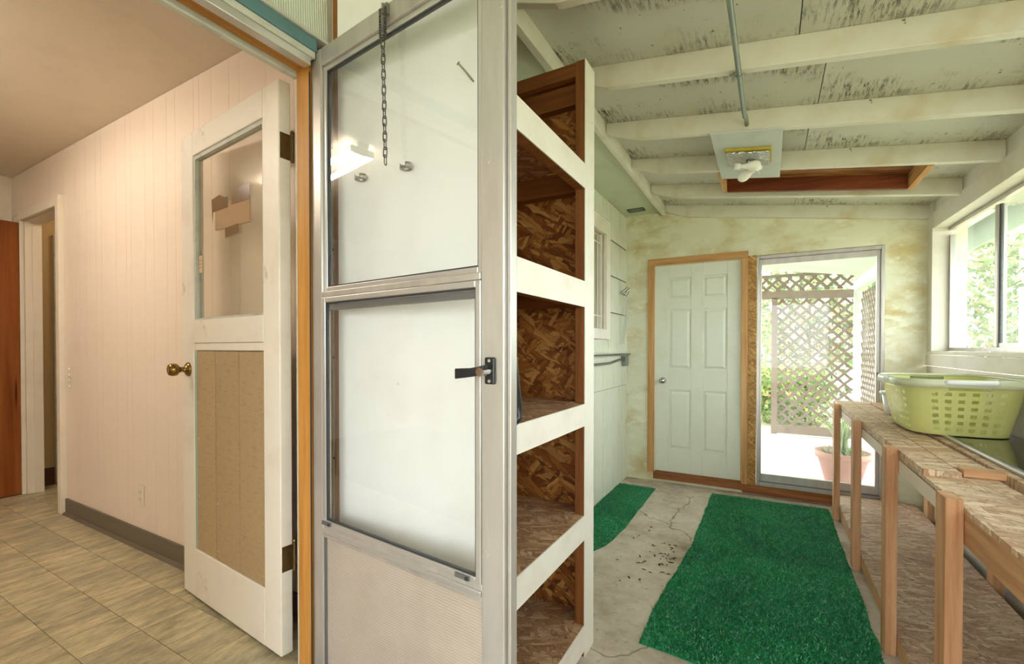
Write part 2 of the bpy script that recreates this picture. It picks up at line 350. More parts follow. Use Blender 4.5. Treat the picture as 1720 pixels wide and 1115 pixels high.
# ------------------------------------------------------------------ geometry helpers
class G:
    """collects verts and faces for ONE mesh"""
    def __init__(s): s.v = []; s.f = []
    def box(s, x0, x1, y0, y1, z0, z1):
        b = len(s.v)
        s.v += [(x0, y0, z0), (x1, y0, z0), (x1, y1, z0), (x0, y1, z0), (x0, y0, z1), (x1, y0, z1), (x1, y1, z1), (x0, y1, z1)]
        s.f += [tuple(b + i for i in q) for q in ((0, 3, 2, 1), (4, 5, 6, 7), (0, 1, 5, 4), (1, 2, 6, 5), (2, 3, 7, 6), (3, 0, 4, 7))]
        return s
    def hexa(s, pts):
        b = len(s.v); s.v += [tuple(p) for p in pts]
        s.f += [tuple(b + i for i in q) for q in ((0, 3, 2, 1), (4, 5, 6, 7), (0, 1, 5, 4), (1, 2, 6, 5), (2, 3, 7, 6), (3, 0, 4, 7))]
        return s
    def prism(s, poly, d0, d1, axis='z'):
        """extrude a 2D polygon along an axis"""
        def mk(a, c, d): return {'z': (a, c, d), 'y': (a, d, c), 'x': (d, a, c)}[axis]
        n = len(poly); b = len(s.v)
        s.v += [mk(a, c, d0) for a, c in poly] + [mk(a, c, d1) for a, c in poly]
        s.f.append(tuple(range(b, b + n))[::-1]); s.f.append(tuple(range(b + n, b + 2 * n)))
        for i in range(n): j = (i + 1) % n; s.f.append((b + i, b + j, b + n + j, b + n + i))
        return s
    def tube(s, pts, r, n=8, close=False, cap=True):
        pts = [Vector(p) for p in pts]; b = len(s.v); N = len(pts)
        rr = r if isinstance(r, (list, tuple)) else [r] * N
        up = None
        for i, p in enumerate(pts):
            if close: t = (pts[(i + 1) % N] - pts[i - 1]).normalized()
            else: t = (pts[min(i + 1, N - 1)] - pts[max(i - 1, 0)]).normalized()
            if up is None:
                up = Vector((0, 0, 1)) if abs(t.z) < .9 else Vector((1, 0, 0))
            a = t.cross(up).normalized(); c = a.cross(t).normalized(); up = c
            for k in range(n):
                q = 2 * math.pi * k / n
                s.v.append(tuple(p + (a * math.cos(q) + c * math.sin(q)) * rr[i]))
        for i in range(N if close else N - 1):
            i2 = (i + 1) % N
            for k in range(n):
                k2 = (k + 1) % n
                s.f.append((b + i * n + k, b + i * n + k2, b + i2 * n + k2, b + i2 * n + k))
        if cap and not close:
            s.f.append(tuple(b + k for k in range(n))[::-1]); s.f.append(tuple(b + (N - 1) * n + k for k in range(n)))
        return s
    def lathe(s, prof, o=(0, 0, 0), axis=(0, 0, 1), n=20):
        """profile of (radius, height) pairs around an axis from o"""
        ax = Vector(axis).normalized(); t = Vector((0, 0, 1)) if abs(ax.z) < .9 else Vector((1, 0, 0))
        a = ax.cross(t).normalized(); c = ax.cross(a).normalized(); b = len(s.v); o = Vector(o)
        for r, h in prof:
            for k in range(n):
                q = 2 * math.pi * k / n
                s.v.append(tuple(o + ax * h + (a * math.cos(q) + c * math.sin(q)) * max(r, 1e-5)))
        for i in range(len(prof) - 1):
            for k in range(n):
                k2 = (k + 1) % n
                s.f.append((b + i * n + k, b + (i + 1) * n + k, b + (i + 1) * n + k2, b + i * n + k2))
        s.f.append(tuple(b + k for k in range(n))); s.f.append(tuple(b + (len(prof) - 1) * n + k for k in range(n))[::-1])
        return s
    def ring(s, x0, x1, z0, z1, w, y0, y1, wb=None, wt=None, wr=None):
        """rectangular frame in the XZ plane, mitre-free, width w"""
        wb = w if wb is None else wb; wt = w if wt is None else wt; wr = w if wr is None else wr
        s.box(x0, x0 + w, y0, y1, z0, z1); s.box(x1 - wr, x1, y0, y1, z0, z1)
        s.box(x0 + w, x1 - wr, y0, y1, z0, z0 + wb); s.box(x0 + w, x1 - wr, y0, y1, z1 - wt, z1)
        return s

def mesh_from(name, g):
    me = bpy.data.meshes.new(name); me.from_pydata(g.v, [], g.f); me.validate(); me.update()
    return me

def tag(o, label=None, cat=None, group=None, kind=None):
    if label: o['label'] = label
    if cat: o['category'] = cat
    if group: o['group'] = group
    if kind: o['kind'] = kind
    return o

def thing(name, loc, label, cat, rotz=0.0, group=None, kind=None):
    o = bpy.data.objects.new(name, None); COL.objects.link(o); o.empty_display_size = .1
    o.location = loc; o.rotation_euler = (0, 0, rotz)
    return tag(o, label, cat, group, kind)

def wmat(o):
    m = Matrix.Translation(o.location) @ o.rotation_euler.to_matrix().to_4x4()
    return wmat(o.parent) @ m if o.parent else m

def recalc(me):
    import bmesh
    bm = bmesh.new(); bm.from_mesh(me); bmesh.ops.recalc_face_normals(bm, faces=bm.faces); bm.to_mesh(me); bm.free()

def obj(name, g, mat, parent=None, world=True, bev=0, smooth=False, label=None, cat=None, group=None, kind=None, fix=True):
    """ONE mesh object. world=True: the numbers are scene metres; False: the parent's own frame. Origin goes to the piece's base."""
    me = g if isinstance(g, bpy.types.Mesh) else mesh_from(name, g)
    if fix: recalc(me)
    if parent is not None and world == 'thing': me.transform(Matrix.Translation(-parent.location))
    elif parent is not None and world: me.transform(wmat(parent).inverted())
    co = np.empty(len(me.vertices) * 3); me.vertices.foreach_get('co', co); co = co.reshape(-1, 3)
    mn, mx = co.min(0), co.max(0); org = Vector(((mn[0] + mx[0]) / 2, (mn[1] + mx[1]) / 2, mn[2]))
    me.transform(Matrix.Translation(-org))
    o = bpy.data.objects.new(name, me); COL.objects.link(o); o.location = org
    if parent is not None: o.parent = parent
    if mat: me.materials.append(M[mat] if isinstance(mat, str) else mat)
    if smooth:
        for p in me.polygons: p.use_smooth = True
    if bev:
        b = o.modifiers.new('bevel', 'BEVEL'); b.width = bev; b.segments = 2; b.limit_method = 'ANGLE'; b.angle_limit = math.radians(50)
    return tag(o, label, cat, group, kind)

def bx(name, x0, x1, y0, y1, z0, z1, mat, parent=None, **kw):
    return obj(name, G().box(x0, x1, y0, y1, z0, z1), mat, parent, **kw)

def dup(o, loc, parent=None):
    c = o.copy(); COL.objects.link(c); c.location = loc
    if parent is not None: c.parent = parent
    return c

# ================================================================== STRUCTURE
KZ = .205          # kitchen floor
HX = -1.267        # outer face of the house wall
FY = 4.65          # far wall of the porch
RX = 1.075         # inner face of the right wall
SL = .1494         # roof slope
def zb(x): return 2.6018 - SL * (x + .86)      # underside of the rafters
RD = .108                                        # rafter depth

# porch floor
obj('floor_porch', G().box(HX - .02, RX + .12, -1.9, FY + .12, -.12, 0), 'concrete',
    label='stained bare concrete floor of the porch', cat='floor', kind='structure')
# kitchen floor: sub floor + tiles
kf = obj('floor_kitchen', G().box(-5.2, -1.272, -2.3, 1.2, .02, KZ - .003), 'grout',
         label='tan and grey vinyl tile floor of the kitchen', cat='floor', kind='structure')
TS = .1925; tm = None
for i in range(21):
    for j in range(8):
        x1 = -1.575 + TS - i * TS + .0; x0 = x1 - TS; y1 = 1.2235 - j * TS; y0 = y1 - TS
        x0c, x1c, y1c = max(x0, -5.19), min(x1, -1.345), min(y1, 1.2)
        if x1c - x0c < .02: continue
        e = .0012
        if x0c == x0 and x1c == x1 and y1c == y1:
            if tm is None:
                t0 = obj('vinyl_tile', G().box(x0 + e, x1 - e, y0 + e, y1 - e, KZ - .003, KZ), 'vinyl_tile', kf); tm = t0
                hx, hy = (x0 + x1) / 2, (y0 + y1) / 2
            else:
                c = dup(tm, tm.location + Vector(((x0 + x1) / 2 - hx, (y0 + y1) / 2 - hy, 0)), kf)
        else:
            bx('vinyl_tile', x0c + e, x1c - e, y0 + e, y1c - e, KZ - .003, KZ, 'vinyl_tile', kf)
# threshold of the kitchen door
bx('trim_threshold', -1.43, -1.24, .06, 1.0, .02, KZ + .012, 'alu_dark', label='metal threshold under the open kitchen door', cat='threshold', kind='structure')

# house wall with the kitchen doorway and the small window
hw = G()
hw.box(-1.43, HX - .013, -1.9, .06, 0, 2.76)
hw.box(-1.43, HX - .013, .06, 1.035, 2.29, 2.76)
hw.box(-1.43, HX - .013, 1.035, 3.2, 0, 2.76)
hw.box(-1.43, HX - .013, 3.2, 3.95, 0, 1.47); hw.box(-1.43, HX - .013, 3.2, 3.95, 2.34, 2.76)
hw.box(-1.43, HX - .013, 3.95, FY + .1, 0, 2.76)
hw = obj('wall_house', hw, 'trim_cream', label='shingled house wall with the kitchen doorway and a small window', cat='wall', kind='structure')
# wide shingle courses on it, lower edge of each proud
def course(y0, y1, z0, z1, m='shingle_paint', nm='siding_shingle'):
    g = G(); x = HX - .012
    g.hexa([(x, y0, z0), (x + .016, y0, z0), (x + .016, y1, z0), (x, y1, z0), (x, y0, z1), (x + .004, y0, z1), (x + .004, y1, z1), (x, y1, z1)])
    return obj(nm, g, m, hw)
cz = [0, .25, .607, .953, 1.292, 1.656, 1.996, 2.325, 2.655]
for k in range(8):
    a, b = cz[k], cz[k + 1] - .007
    if a < 1.39 - .3 or k < 4: course(1.04, FY - .002, a, b)
    else:
        course(1.04, 3.12, a, b)
        course(4.04, FY - .002, a, b)
course(3.122, 4.038, 1.292, 1.392)
course(3.122, 4.038, 2.462, 2.655)
course(-1.88, .04, 2.29, 2.655, 'striated_shingle'); course(.042, 1.015, 2.29, 2.655, 'striated_shingle')
for k in range(7): course(-1.88, -.03, cz[k], min(cz[k + 1], 2.29) - .002)
for z in cz[1:8]:
    for (a, b) in (((1.04, FY - .002),) if z < 1.39 else ((1.04, 3.12), (4.04, FY - .002))): bx('joint_shade_strip', HX - .0128, HX - .0095, a, b, z - .008, z + .001, 'slot_dark', hw)  # dark strips in the course joints, standing in for the shadow lines
bx('ledge_strip', HX, HX + .022, 2.0, FY - .004, 1.272, 1.292, 'shingle_paint', hw)

# far wall with door and slider openings
fw = G(); t = .12
fw.box(HX - .1, -.985, FY, FY + t, 0, 2.9)
fw.box(-.985, -.205, FY, FY + t, 2.15, 2.9)
fw.box(-.205, -.092, FY, FY + t, 0, 2.9)
fw.box(-.092, .815, FY, FY + t, 2.152, 2.9); fw.box(-.092, .815, FY, FY + t, 0, .085); fw.box(-.985, -.205, FY, FY + t, 0, .09)
fw.box(.815, 1.30, FY, FY + t, 0, 2.9)
obj('wall_far', fw, 'far_wall_paint', label='yellowed pale green end wall of the porch around the two doors', cat='wall', kind='structure')

# right wall: knee wall, corner post, header, sill
rw = thing('wall_right', (RX + .06, 1.5, 0), 'window wall along the right side of the porch, behind the bench', 'wall', kind='structure')
bx('knee_wall', RX, RX + .13, -1.9, FY, 0, 1.185, 'right_wall_paint', rw)
bx('corner_post', RX - .003, RX + .13, 4.535, FY, 1.30, 2.42, 'right_wall_paint', rw)
obj('header_board', G().hexa([(RX, -1.9, 2.10), (RX + .12, -1.9, 2.10), (RX + .12, FY, 2.222), (RX, FY, 2.222), (RX, -1.9, 2.225), (RX + .12, -1.9, 2.225), (RX + .12, FY, 2.345), (RX, FY, 2.345)]), 'right_wall_paint', rw, bev=.003)
obj('header_board', G().hexa([(RX + .014, -1.9, 2.228), (RX + .12, -1.9, 2.228), (RX + .12, FY, 2.348), (RX + .014, FY, 2.348), (RX + .014, -1.9, 2.44), (RX + .12, -1.9, 2.44), (RX + .12, FY, 2.44), (RX + .014, FY, 2.44)]), 'right_wall_paint', rw, bev=.002)
bx('sill_board', RX - .012, RX + .13, -1.9, 4.64, 1.275, 1.298, 'right_wall_paint', rw, bev=.003)
bx('sill_apron', RX - .016, RX - .001, -1.9, 4.64, 1.19, 1.273, 'right_wall_paint', rw, bev=.002)
# a lower ledger board and foot of the wall behind the bench
bx('ledger_board', RX - .022, RX - .001, -1.9, 4.45, .16, .30, 'right_wall_paint', rw, bev=.003)

# back of the porch, behind the camera: knee wall, posts, unseen open gap added for fill light
bw = thing('wall_back', (-.1, -1.95, 0), 'unseen porch end behind the viewer, left open for fill light', 'wall', kind='structure')
bx('knee_wall', HX - .1, RX + .13, -2.0, -1.9, 0, .6, 'right_wall_paint', bw)
bx('header_board', HX - .1, RX + .13, -2.0, -1.9, 2.25, 2.85, 'right_wall_paint', bw)
for x in (HX - .1, -.2, RX + .05): bx('post', x, x + .08, -2.0, -1.9, .6, 2.25, 'right_wall_paint', bw)

# porch ceiling: rafters, plywood sheets, strip along the eaves of the house, flat soffit
cp = thing('ceiling_porch', (0, 3.0, 2.4), 'low sloping porch ceiling of white rafters and mouldy plywood', 'ceiling', kind='structure')
RY = [-1.53, -.918, -.306, .306, .918, 1.53, 2.142, 2.754, 3.366, 3.978]
def rafter(y, w=.04, x0=-.88, x1=RX + .012, drop=0):
    pts = []
    prof = [(x0, zb(x0) + .045), (-.68, zb(-.68)), (x1, zb(x1)), (x1, zb(x1) + RD), (x0, zb(x0) + RD)]
    return obj('rafter', G().prism(prof, y, y + w, 'y'), 'rafter_paint', cp, bev=.003)
for y in RY: rafter(y)
rafter(FY - .045, .045)
SEAM = .19
def sheet(x0, x1, y0, y1):
    zt = .012
    g = G().hexa([(x0, y0, zb(x0) + RD), (x1, y0, zb(x1) + RD), (x1, y1, zb(x1) + RD), (x0, y1, zb(x0) + RD),
                  (x0, y0, zb(x0) + RD + zt), (x1, y0, zb(x1) + RD + zt), (x1, y1, zb(x1) + RD + zt), (x0, y1, zb(x0) + RD + zt)])
    return obj('plywood_sheet', g, 'ply_paint', cp)
edges = [y + .02 for y in RY] + [FY]
edges = [-1.9] + edges
for k in range(len(edges) - 1):
    y0, y1 = edges[k] + .001, edges[k + 1] - .001
    sm = SEAM + [.0, -.05, .03, .01, -.02, .02, -.09, .02, .0, -.03, .0][k % 11]
    if abs(y0 - 3.386) < .01:      # bay with the open hatch
        sheet(-.93, -.31, y0, y1); sheet(.815, RX + .5, y0, y1); sheet(-.308, .813, 3.846, y1)
    else:
        sheet(-.93, sm, y0, y1); sheet(sm + .004, RX + .5, y0, y1)
bx('eaves_strip', -.917, -.882, -1.88, FY - .002, 2.622, 2.722, 'rafter_paint', cp, bev=.003)
bx('soffit_board', HX - .01, -.917, -1.88, FY - .002, 2.662, 2.674, 'soffit_paint', cp)
# roof deck above, overhanging outside
def roofslab(x0, x1, y0, y1, z, th, name, mat, parent):
    return obj(name, G().hexa([(x0, y0, zb(x0) + z), (x1, y0, zb(x1) + z), (x1, y1, zb(x1) + z), (x0, y1, zb(x0) + z),
               (x0, y0, zb(x0) + z + th), (x1, y0, zb(x1) + z + th), (x1, y1, zb(x1) + z + th), (x0, y1, zb(x0) + z + th)]), mat, parent)
roofslab(-1.45, 1.62, -2.0, 8.6, RD + .135, .03, 'roof_deck', 'eave', cp)
bx('fascia', 1.62, 1.645, -2.0, 8.6, 2.23, 2.50, 'eave', cp)
# hatch box
hy0, hy1, hx0, hx1 = 3.408, 3.845, -.306, .812
def slopebox(name, x0, x1, y0, y1, d0, d1, mat):
    return obj(name, G().hexa([(x0, y0, zb(x0) + d0), (x1, y0, zb(x1) + d0), (x1, y1, zb(x1) + d0), (x0, y1, zb(x0) + d0),
               (x0, y0, zb(x0) + d1), (x1, y0, zb(x1) + d1), (x1, y1, zb(x1) + d1), (x0, y1, zb(x0) + d1)]), mat, cp)
slopebox('hatch_lid', hx0, hx1, hy0 - .001, hy1, .088, .100, 'hatch_ply')
slopebox('hatch_side', hx0, hx0 + .03, hy0, hy1, -.005, .087, 'pine_y')
slopebox('hatch_side', hx1 - .03, hx1, hy0, hy1, -.005, .087, 'pine_y')
slopebox('hatch_side', hx0 + .031, hx1 - .031, hy1 - .03, hy1, -.005, .087, 'hatch_side')
slopebox('hatch_side', hx0 + .031, hx1 - .031, hy0, hy0 + .02, .02, .087, 'hatch_side')

# kitchen shell
kw = obj('wall_kitchen', G().box(-4.19, -1.432, 1.205, 1.295, .1, 2.7).box(-5.3, -4.19, 1.205, 1.295, 2.31, 2.7).box(-5.3, -4.95, 1.205, 1.295, .1, 2.309), 'trim_cream',
         label='cream panelled kitchen wall behind the open door', cat='wall', kind='structure')
# vertical plank strips with narrow grooves, uneven widths
x = -1.434; wl = [.10, .17, .06, .13, .20, .08, .15, .11, .05, .18, .09, .14]; i = 0
while x > -4.135:
    x0 = max(x - wl[i % 12], -4.135); bx('wall_plank', x0 + .0012, x, 1.199, 1.2045, .205, 2.658, 'kitchen_panel', kw); x = x0; i += 1
x = -4.135
while x > -5.18:
    x0 = max(x - wl[i % 12], -5.185); bx('wall_plank', x0 + .002, x, 1.199, 1.2045, 2.352, 2.658, 'kitchen_panel', kw); x = x0; i += 1
obj('wall_kitchen_end', G().box(-5.3, -5.19, -2.3, 1.2, .1, 2.7), 'trim_cream', label='pale kitchen end wall above and behind the brown door', cat='wall', kind='structure')
obj('wall_kitchen_back', G().box(-5.3, -1.432, -2.4, -2.3, .1, 2.7), 'trim_cream', label='kitchen wall opposite the panelled one', cat='wall', kind='structure')
obj('ceiling_kitchen', G().box(-5.3, -1.432, -2.3, 1.203, 2.66, 2.76), 'kitchen_ceiling', label='beige textured kitchen ceiling', cat='ceiling', kind='structure')
bb = G().box(-4.125, -1.45, 1.186, 1.199, KZ, KZ + .102); bb.hexa([(-4.125, 1.168, KZ), (-1.45, 1.168, KZ), (-1.45, 1.186, KZ), (-4.125, 1.186, KZ), (-4.125, 1.182, KZ + .014), (-1.45, 1.182, KZ + .014), (-1.45, 1.186, KZ + .014), (-4.125, 1.186, KZ + .014)])
obj('baseboard_kitchen', bb, 'cove_base', label='grey vinyl cove base along the panelled wall', cat='baseboard', kind='structure')
# inner doorway of the kitchen wall: casing + the passage beyond it
tr = thing('trim_kitchen_doorway', (-4.55, 1.19, KZ), 'cream casing around the far kitchen doorway', 'door frame', kind='structure')
bx('casing', -4.195, -4.138, 1.168, 1.204, KZ, 2.352, 'trim_cream', tr, bev=.003)
bx('casing', -4.985, -4.196, 1.18, 1.204, 2.29, 2.352, 'trim_cream', tr, bev=.003)
bx('casing', -4.985, -4.945, 1.18, 1.204, KZ, 2.289, 'trim_cream', tr, bev=.003)
bx('jamb', -4.9495, -4.93, 1.205, 1.297, KZ, 2.3095, 'trim_cream', tr)
bx('jamb', -4.9295, -4.191, 1.206, 1.297, 2.285, 2.3095, 'trim_cream', tr)
bx('door_stop', -4.9295, -4.922, 1.245, 1.2965, KZ, 2.284, 'trim_cream', tr)
hp = thing('wall_passage', (-5, 2.2, KZ), 'tan passage wall seen through the far kitchen doorway', 'wall', kind='structure')
bx('wall_face', -5.25, -3.5, 2.3, 2.4, .1, 2.7, 'tan_wall', hp)
bx('wall_face', -5.25, -5.12, 1.2975, 2.299, .1, 2.7, 'tan_wall', hp)
bx('wall_face', -3.6, -3.5, 1.2975, 2.299, .1, 2.7, 'tan_wall', hp)
bx('threshold_floor', -4.929, -4.191, 1.2005, 1.295, .1, KZ - .002, 'vinyl_tile', hp)
bx('passage_ceiling', -5.3, -3.5, 1.2, 2.4, 2.701, 2.75, 'tan_wall', hp)
bx('passage_floor', -5.119, -3.601, 1.2955, 2.299, .1, KZ - .002, 'vinyl_tile', hp)
obj('passage_lamp', G().lathe([(.05, 0), (.09, .03), (.10, .07), (.07, .11)], (-4.3, 1.9, 2.585), n=20), 'lamp_globe', hp, smooth=True)
bx('skirting', -5.119, -5.107, 1.2985, 1.405, KZ, KZ + .14, 'dark_base', hp)
bx('passage_door', -5.119, -5.085, 1.41, 2.2, KZ + .012, 2.25, 'weatherstrip', hp)

# patio outside the slider, and lawn
obj('floor_patio', G().box(-3.2, 2.4, FY + .121, 8.25, -.1, .015), 'concrete_patio', label='pale concrete patio outside the sliding door', cat='patio', kind='structure')
obj('ground', G().box(-30, 40, -30, 60, -.3, -.13), 'grass', label='grass beyond the patio', cat='lawn', kind='structure')
pc = thing('ceiling_patio', (0, 6.3, 2.3), 'white rafters of the patio roof outside the sliding door', 'ceiling', kind='structure')
for y in (5.2, 5.82, 6.44, 7.06, 7.68):
    obj('rafter', G().prism([(-3.2, zb(-3.2)), (1.3, zb(1.3)), (1.3, zb(1.3) + .11), (-3.2, zb(-3.2) + .11)], y, y + .04, 'y'), 'patio_white', pc)
roofslab(-3.2, 1.5, FY + .12, 8.3, .112, .02, 'roof_boards', 'patio_white', pc)
bx('beam', 1.06, 1.14, FY + .125, 8.2, 2.14, 2.27, 'patio_white', pc)
bx('post', 1.07, 1.16, 8.06, 8.15, .015, 2.139, 'patio_white', pc)

# ================================================================== DOORS AND WINDOWS
# frame of the kitchen doorway
fr = thing('trim_door_frame', (-1.30, .5, KZ), 'kitchen doorway frame with orange jamb, aluminium strip and teal head casing', 'door frame', kind='structure')
bx('jamb', -1.336, -1.272, .949, 1.034, KZ + .013, 2.288, 'jamb_wood', fr, bev=.002)
bx('head_jamb', -1.336, -1.272, .09, .948, 2.217, 2.288, 'jamb_wood_y', fr, bev=.002)
bx('jamb', -1.336, -1.272, .061, .089, KZ + .013, 2.288, 'jamb_wood', fr)
bx('weatherstrip', -1.360, -1.337, .960, 1.033, KZ + .013, 2.286, 'weatherstrip', fr, bev=.004)
bx('weatherstrip', -1.360, -1.337, .09, .959, 2.2, 2.286, 'weatherstrip', fr, bev=.004)
bx('inner_jamb', -1.445, -1.361, 1.024, 1.034, KZ + .013, 2.286, 'trim_cream', fr)
bx('inner_jamb', -1.445, -1.361, .061, 1.023, 2.276, 2.288, 'trim_cream', fr)
bx('storm_head', -1.2715, -1.240, .03, .932, 2.198, 2.222, 'alu_bright', fr, bev=.002)
bx('storm_head', -1.2715, -1.236, .03, .945, 2.223, 2.243, 'weatherstrip', fr, bev=.002)
bx('head_casing', -1.262, -1.232, .0, .95, 2.244, 2.284, 'teal', fr, bev=.003)
bx('drip_cap', -1.262, -1.226, .0, 1.01, 2.285, 2.294, 'weatherstrip', fr)
bx('hinge_strip', -1.2715, -1.267,   .9465, .9485, KZ + .03, 2.195, 'gasket', fr)

# ---- door_1: old half-glass wooden door standing open into the kitchen
D1 = thing('door_1', (-1.496, .993, KZ + .02), 'cream half-glazed wooden door with brown board panel, open into the kitchen', 'door', math.radians(175), kind='structure')
def d1(name, x0, x1, y0, y1, z0, z1, mat, parent=D1, **kw):
    return bx(name, x0, x1, y0, y1, z0, z1, mat, parent, world=False, **kw)
W1 = .822; T1 = .044; Z1 = 2.04
h0 = -.225
st = d1('stile', 0, .112, -T1, 0, 0, Z1, 'door_paint', bev=.004)
d1('stile', .705, W1, -T1, 0, 0, Z1, 'door_paint', bev=.004)
d1('top_rail', .1125, .7045, -T1, 0, 1.935, Z1, 'door_paint', bev=.003)
d1('lock_rail', .1125, .7045, -T1, 0, 1.118, 1.218, 'door_paint', bev=.003)
d1('bottom_rail', .1125, .7045, -T1, 0, 0, .212, 'door_paint', bev=.003)
d1('backing_panel', .1125, .7045, -.036, -.014, .2125, 1.1175, 'dark_base')
for (a, b) in ((.113, .305), (.312, .505), (.512, .683)):
    hb = d1('hardboard', a, b, -.0135, -.005, .2135, 1.083, 'hardboard', bev=.0015)
    for zz in (.25, .45, .7, .86, 1.04):
        g = G().lathe([(.004, 0), (.004, .0012), (.002, .002)], (b - .012 if a > .2 else a + .014, -.005, zz), (0, 1, 0), 8)
        obj('screw', g, 'screw', hb, world='thing')
d1('panel_moulding', .1135, .7035, -.0135, -.003, 1.086, 1.117, 'door_paint', bev=.003)
d1('panel_moulding', .685, .7035, -.0135, -.004, .214, 1.085, 'door_green')
# glazing with a stepped bead
gb = G()
gb.box(.1128, .1246, -.03, -.006, 1.2185, 1.9345); gb.box(.6926, .7044, -.03, -.006, 1.2185, 1.9345)
gb.box(.1247, .6925, -.03, -.006, 1.2185, 1.226); gb.box(.1247, .6925, -.03, -.006, 1.918, 1.9345)
obj('glazing_bead', gb, 'weatherstrip', D1, world=False)
d1('glass_pane', .1247, .6925, -.022, -.019, 1.2262, 1.9178, 'glass_door')
# knob
kb = obj('knob', G().lathe([(.031, 0), (.031, .004), (.024, .010), (.012, .014), (.011, .032), (.017, .038), (.026, .046), (.028, .056), (.0265, .068), (.022, .075), (.012, .078)], (.755, .0005, 1.002), (0, 1, 0), 24), 'brass', D1, world=False, smooth=True, label='antique brass door knob')
obj('knob', G().lathe([(.031, 0), (.024, .010), (.012, .014), (.011, .032), (.026, .046), (.028, .056), (.022, .075), (.012, .078)], (.755, -T1 - .0005, 1.002), (0, -1, 0), 24), 'brass', D1, world=False, smooth=True)
# hinges on the edge
for zc in (1.81, .345):
    g = G().box(-.0025, 0, -T1 + .003, -.004, zc - .045, zc + .045)
    hg = obj('hinge', g, 'old_brass', D1, world=False)
    g = G().tube([(-.004, -T1 - .004, zc - .05), (-.004, -T1 - .004, zc + .05)], .0065, 10)
    g.lathe([(.004, 0), (.008, .004), (.005, .012)], (-.004, -T1 - .004, zc + .05), (0, 0, 1), 10)
    obj('hinge_pin', g, 'old_brass', hg, world='thing')

# cardboard patch taped on the glass of that door
cpat = thing('cardboard_patch', wmat(D1) @ Vector((.38, -.0175, 1.58)), 'brown cardboard patch taped onto the glass of the open wooden door', 'cardboard', math.radians(175))
g = G().prism([(-.143, .0), (.143, .008), (.141, .112), (-.145, .102)], -.0012, .0035, 'y')
obj('cardboard', g, 'cardboard', cpat, world=False)
g = G().prism([(.164, .04), (.172, .14), (.10, .148), (.06, .13), (.03, .128), (.03, .085), (.16, .085)], .0038, .0046, 'y'); obj('tape', g, 'packing_tape', cpat, world=False)
g = G().prism([(.0, .09), (-.146, .085), (-.150, .145), (-.09, .15), (-.03, .14), (-.005, .125)], .0038, .0046, 'y'); obj('tape', g, 'packing_tape', cpat, world=False)
g = G().prism([(-.06, -.028), (.05, -.036), (.055, .004), (-.055, .006)], .0038, .0046, 'y'); obj('tape', g, 'packing_tape', cpat, world=False)
st_ = thing('sticker', wmat(D1) @ Vector((.672, -.0175, 1.425)), 'small beige paper sticker at the edge of the wooden door glass', 'sticker', math.radians(175))
obj('paper', G().box(-.019, .019, -.001, .0005, 0, .075), 'sticker', st_, world=False)
for zz in (.02, .036, .052): obj('printed_line', G().box(-.014, .014, .0006, .0009, zz, zz + .004), 'cardboard', st_, world=False)

# ---- door_2: aluminium storm door swung out towards the viewer
D2 = thing('door_2', (-1.24, .95, .24), 'aluminium storm door with two glass panes, swung open towards the viewer', 'storm door', math.radians(-6.2), kind='structure')
def d2(name, x0, x1, y0, y1, z0, z1, mat, parent=D2, **kw):
    return bx(name, x0, x1, y0, y1, z0 - .24, z1 - .24, mat, parent, world=False, **kw)
TB = .032
sl = d2('stile', -.026, .026, 0, TB, .245, 2.252, 'aluminium', bev=.004)
d2('stile', .668, .735, 0, TB, .245, 2.252, 'aluminium', bev=.004)
d2('edge_lip', .7355, .742, .010, TB, .245, 2.252, 'alu_bright', bev=.002)
d2('edge_lip', .7425, .750, .004, TB - .004, .245, 2.252, 'aluminium', bev=.002)
d2('top_rail', .0265, .6675, 0, TB, 2.196, 2.252, 'aluminium', bev=.004)
d2('bottom_rail', .0265, .6675, 0, TB, .245, .30, 'aluminium', bev=.004)
d2('middle_rail', .0265, .6675, .004, TB, .727, .770, 'aluminium', bev=.003)
d2('middle_rail', .0265, .6675, -.002, .008, .742, .756, 'alu_bright', bev=.002)
d2('kick_panel', .0265, .6675, .012, .02, .3005, .7265, 'kick', label='ribbed beige kick panel of the storm door')
d2('gasket', .0268, .032, .004, .012, .3005, .7265, 'alu_dark')
# upper glazing insert
def insert(x0, x1, z0, z1, w, y, name='insert_frame', wb=None):
    g = G(); g.ring(x0, x1, z0 - .24, z1 - .24, w, y, y + .018, wb=wb)
    f_ = obj(name, g, 'alu_bright', D2, world=False, bev=.002)
    k = G(); k.ring(x0 + w, x1 - w, z0 - .24 + (wb or w), z1 - .24 - w, .004, y + .004, y + .014)
    obj('gasket', k, 'gasket', D2, world=False)
    b = (wb or w) + .0042
    obj('glass_pane', G().box(x0 + w + .0042, x1 - w - .0042, y + .008, y + .0105, z0 - .24 + b, z1 - .24 - w - .0042), 'glass_storm', D2, world=False)
insert(.0268, .6672, 1.496, 2.1955, .015, .008)
insert(.0268, .6672, .7705, 1.478, .016, -.001, wb=.014)
d2('meeting_rail', .0268, .6672, -.002, .012, 1.4785, 1.4955, 'aluminium', bev=.002)
d2('meeting_rail', .045, .650, .0132, .022, 1.438, 1.4575, 'alu_dark', bev=.002)
for xx in (.030, .59):
    c_ = d2('insert_clip', xx, xx + .045, -.006, -.0015, .772, .783, 'alu_dark')
    bx('clip_screw', xx + .034, xx + .042, -.009, -.0062, .5335, .5415, 'gasket', c_, world='thing')
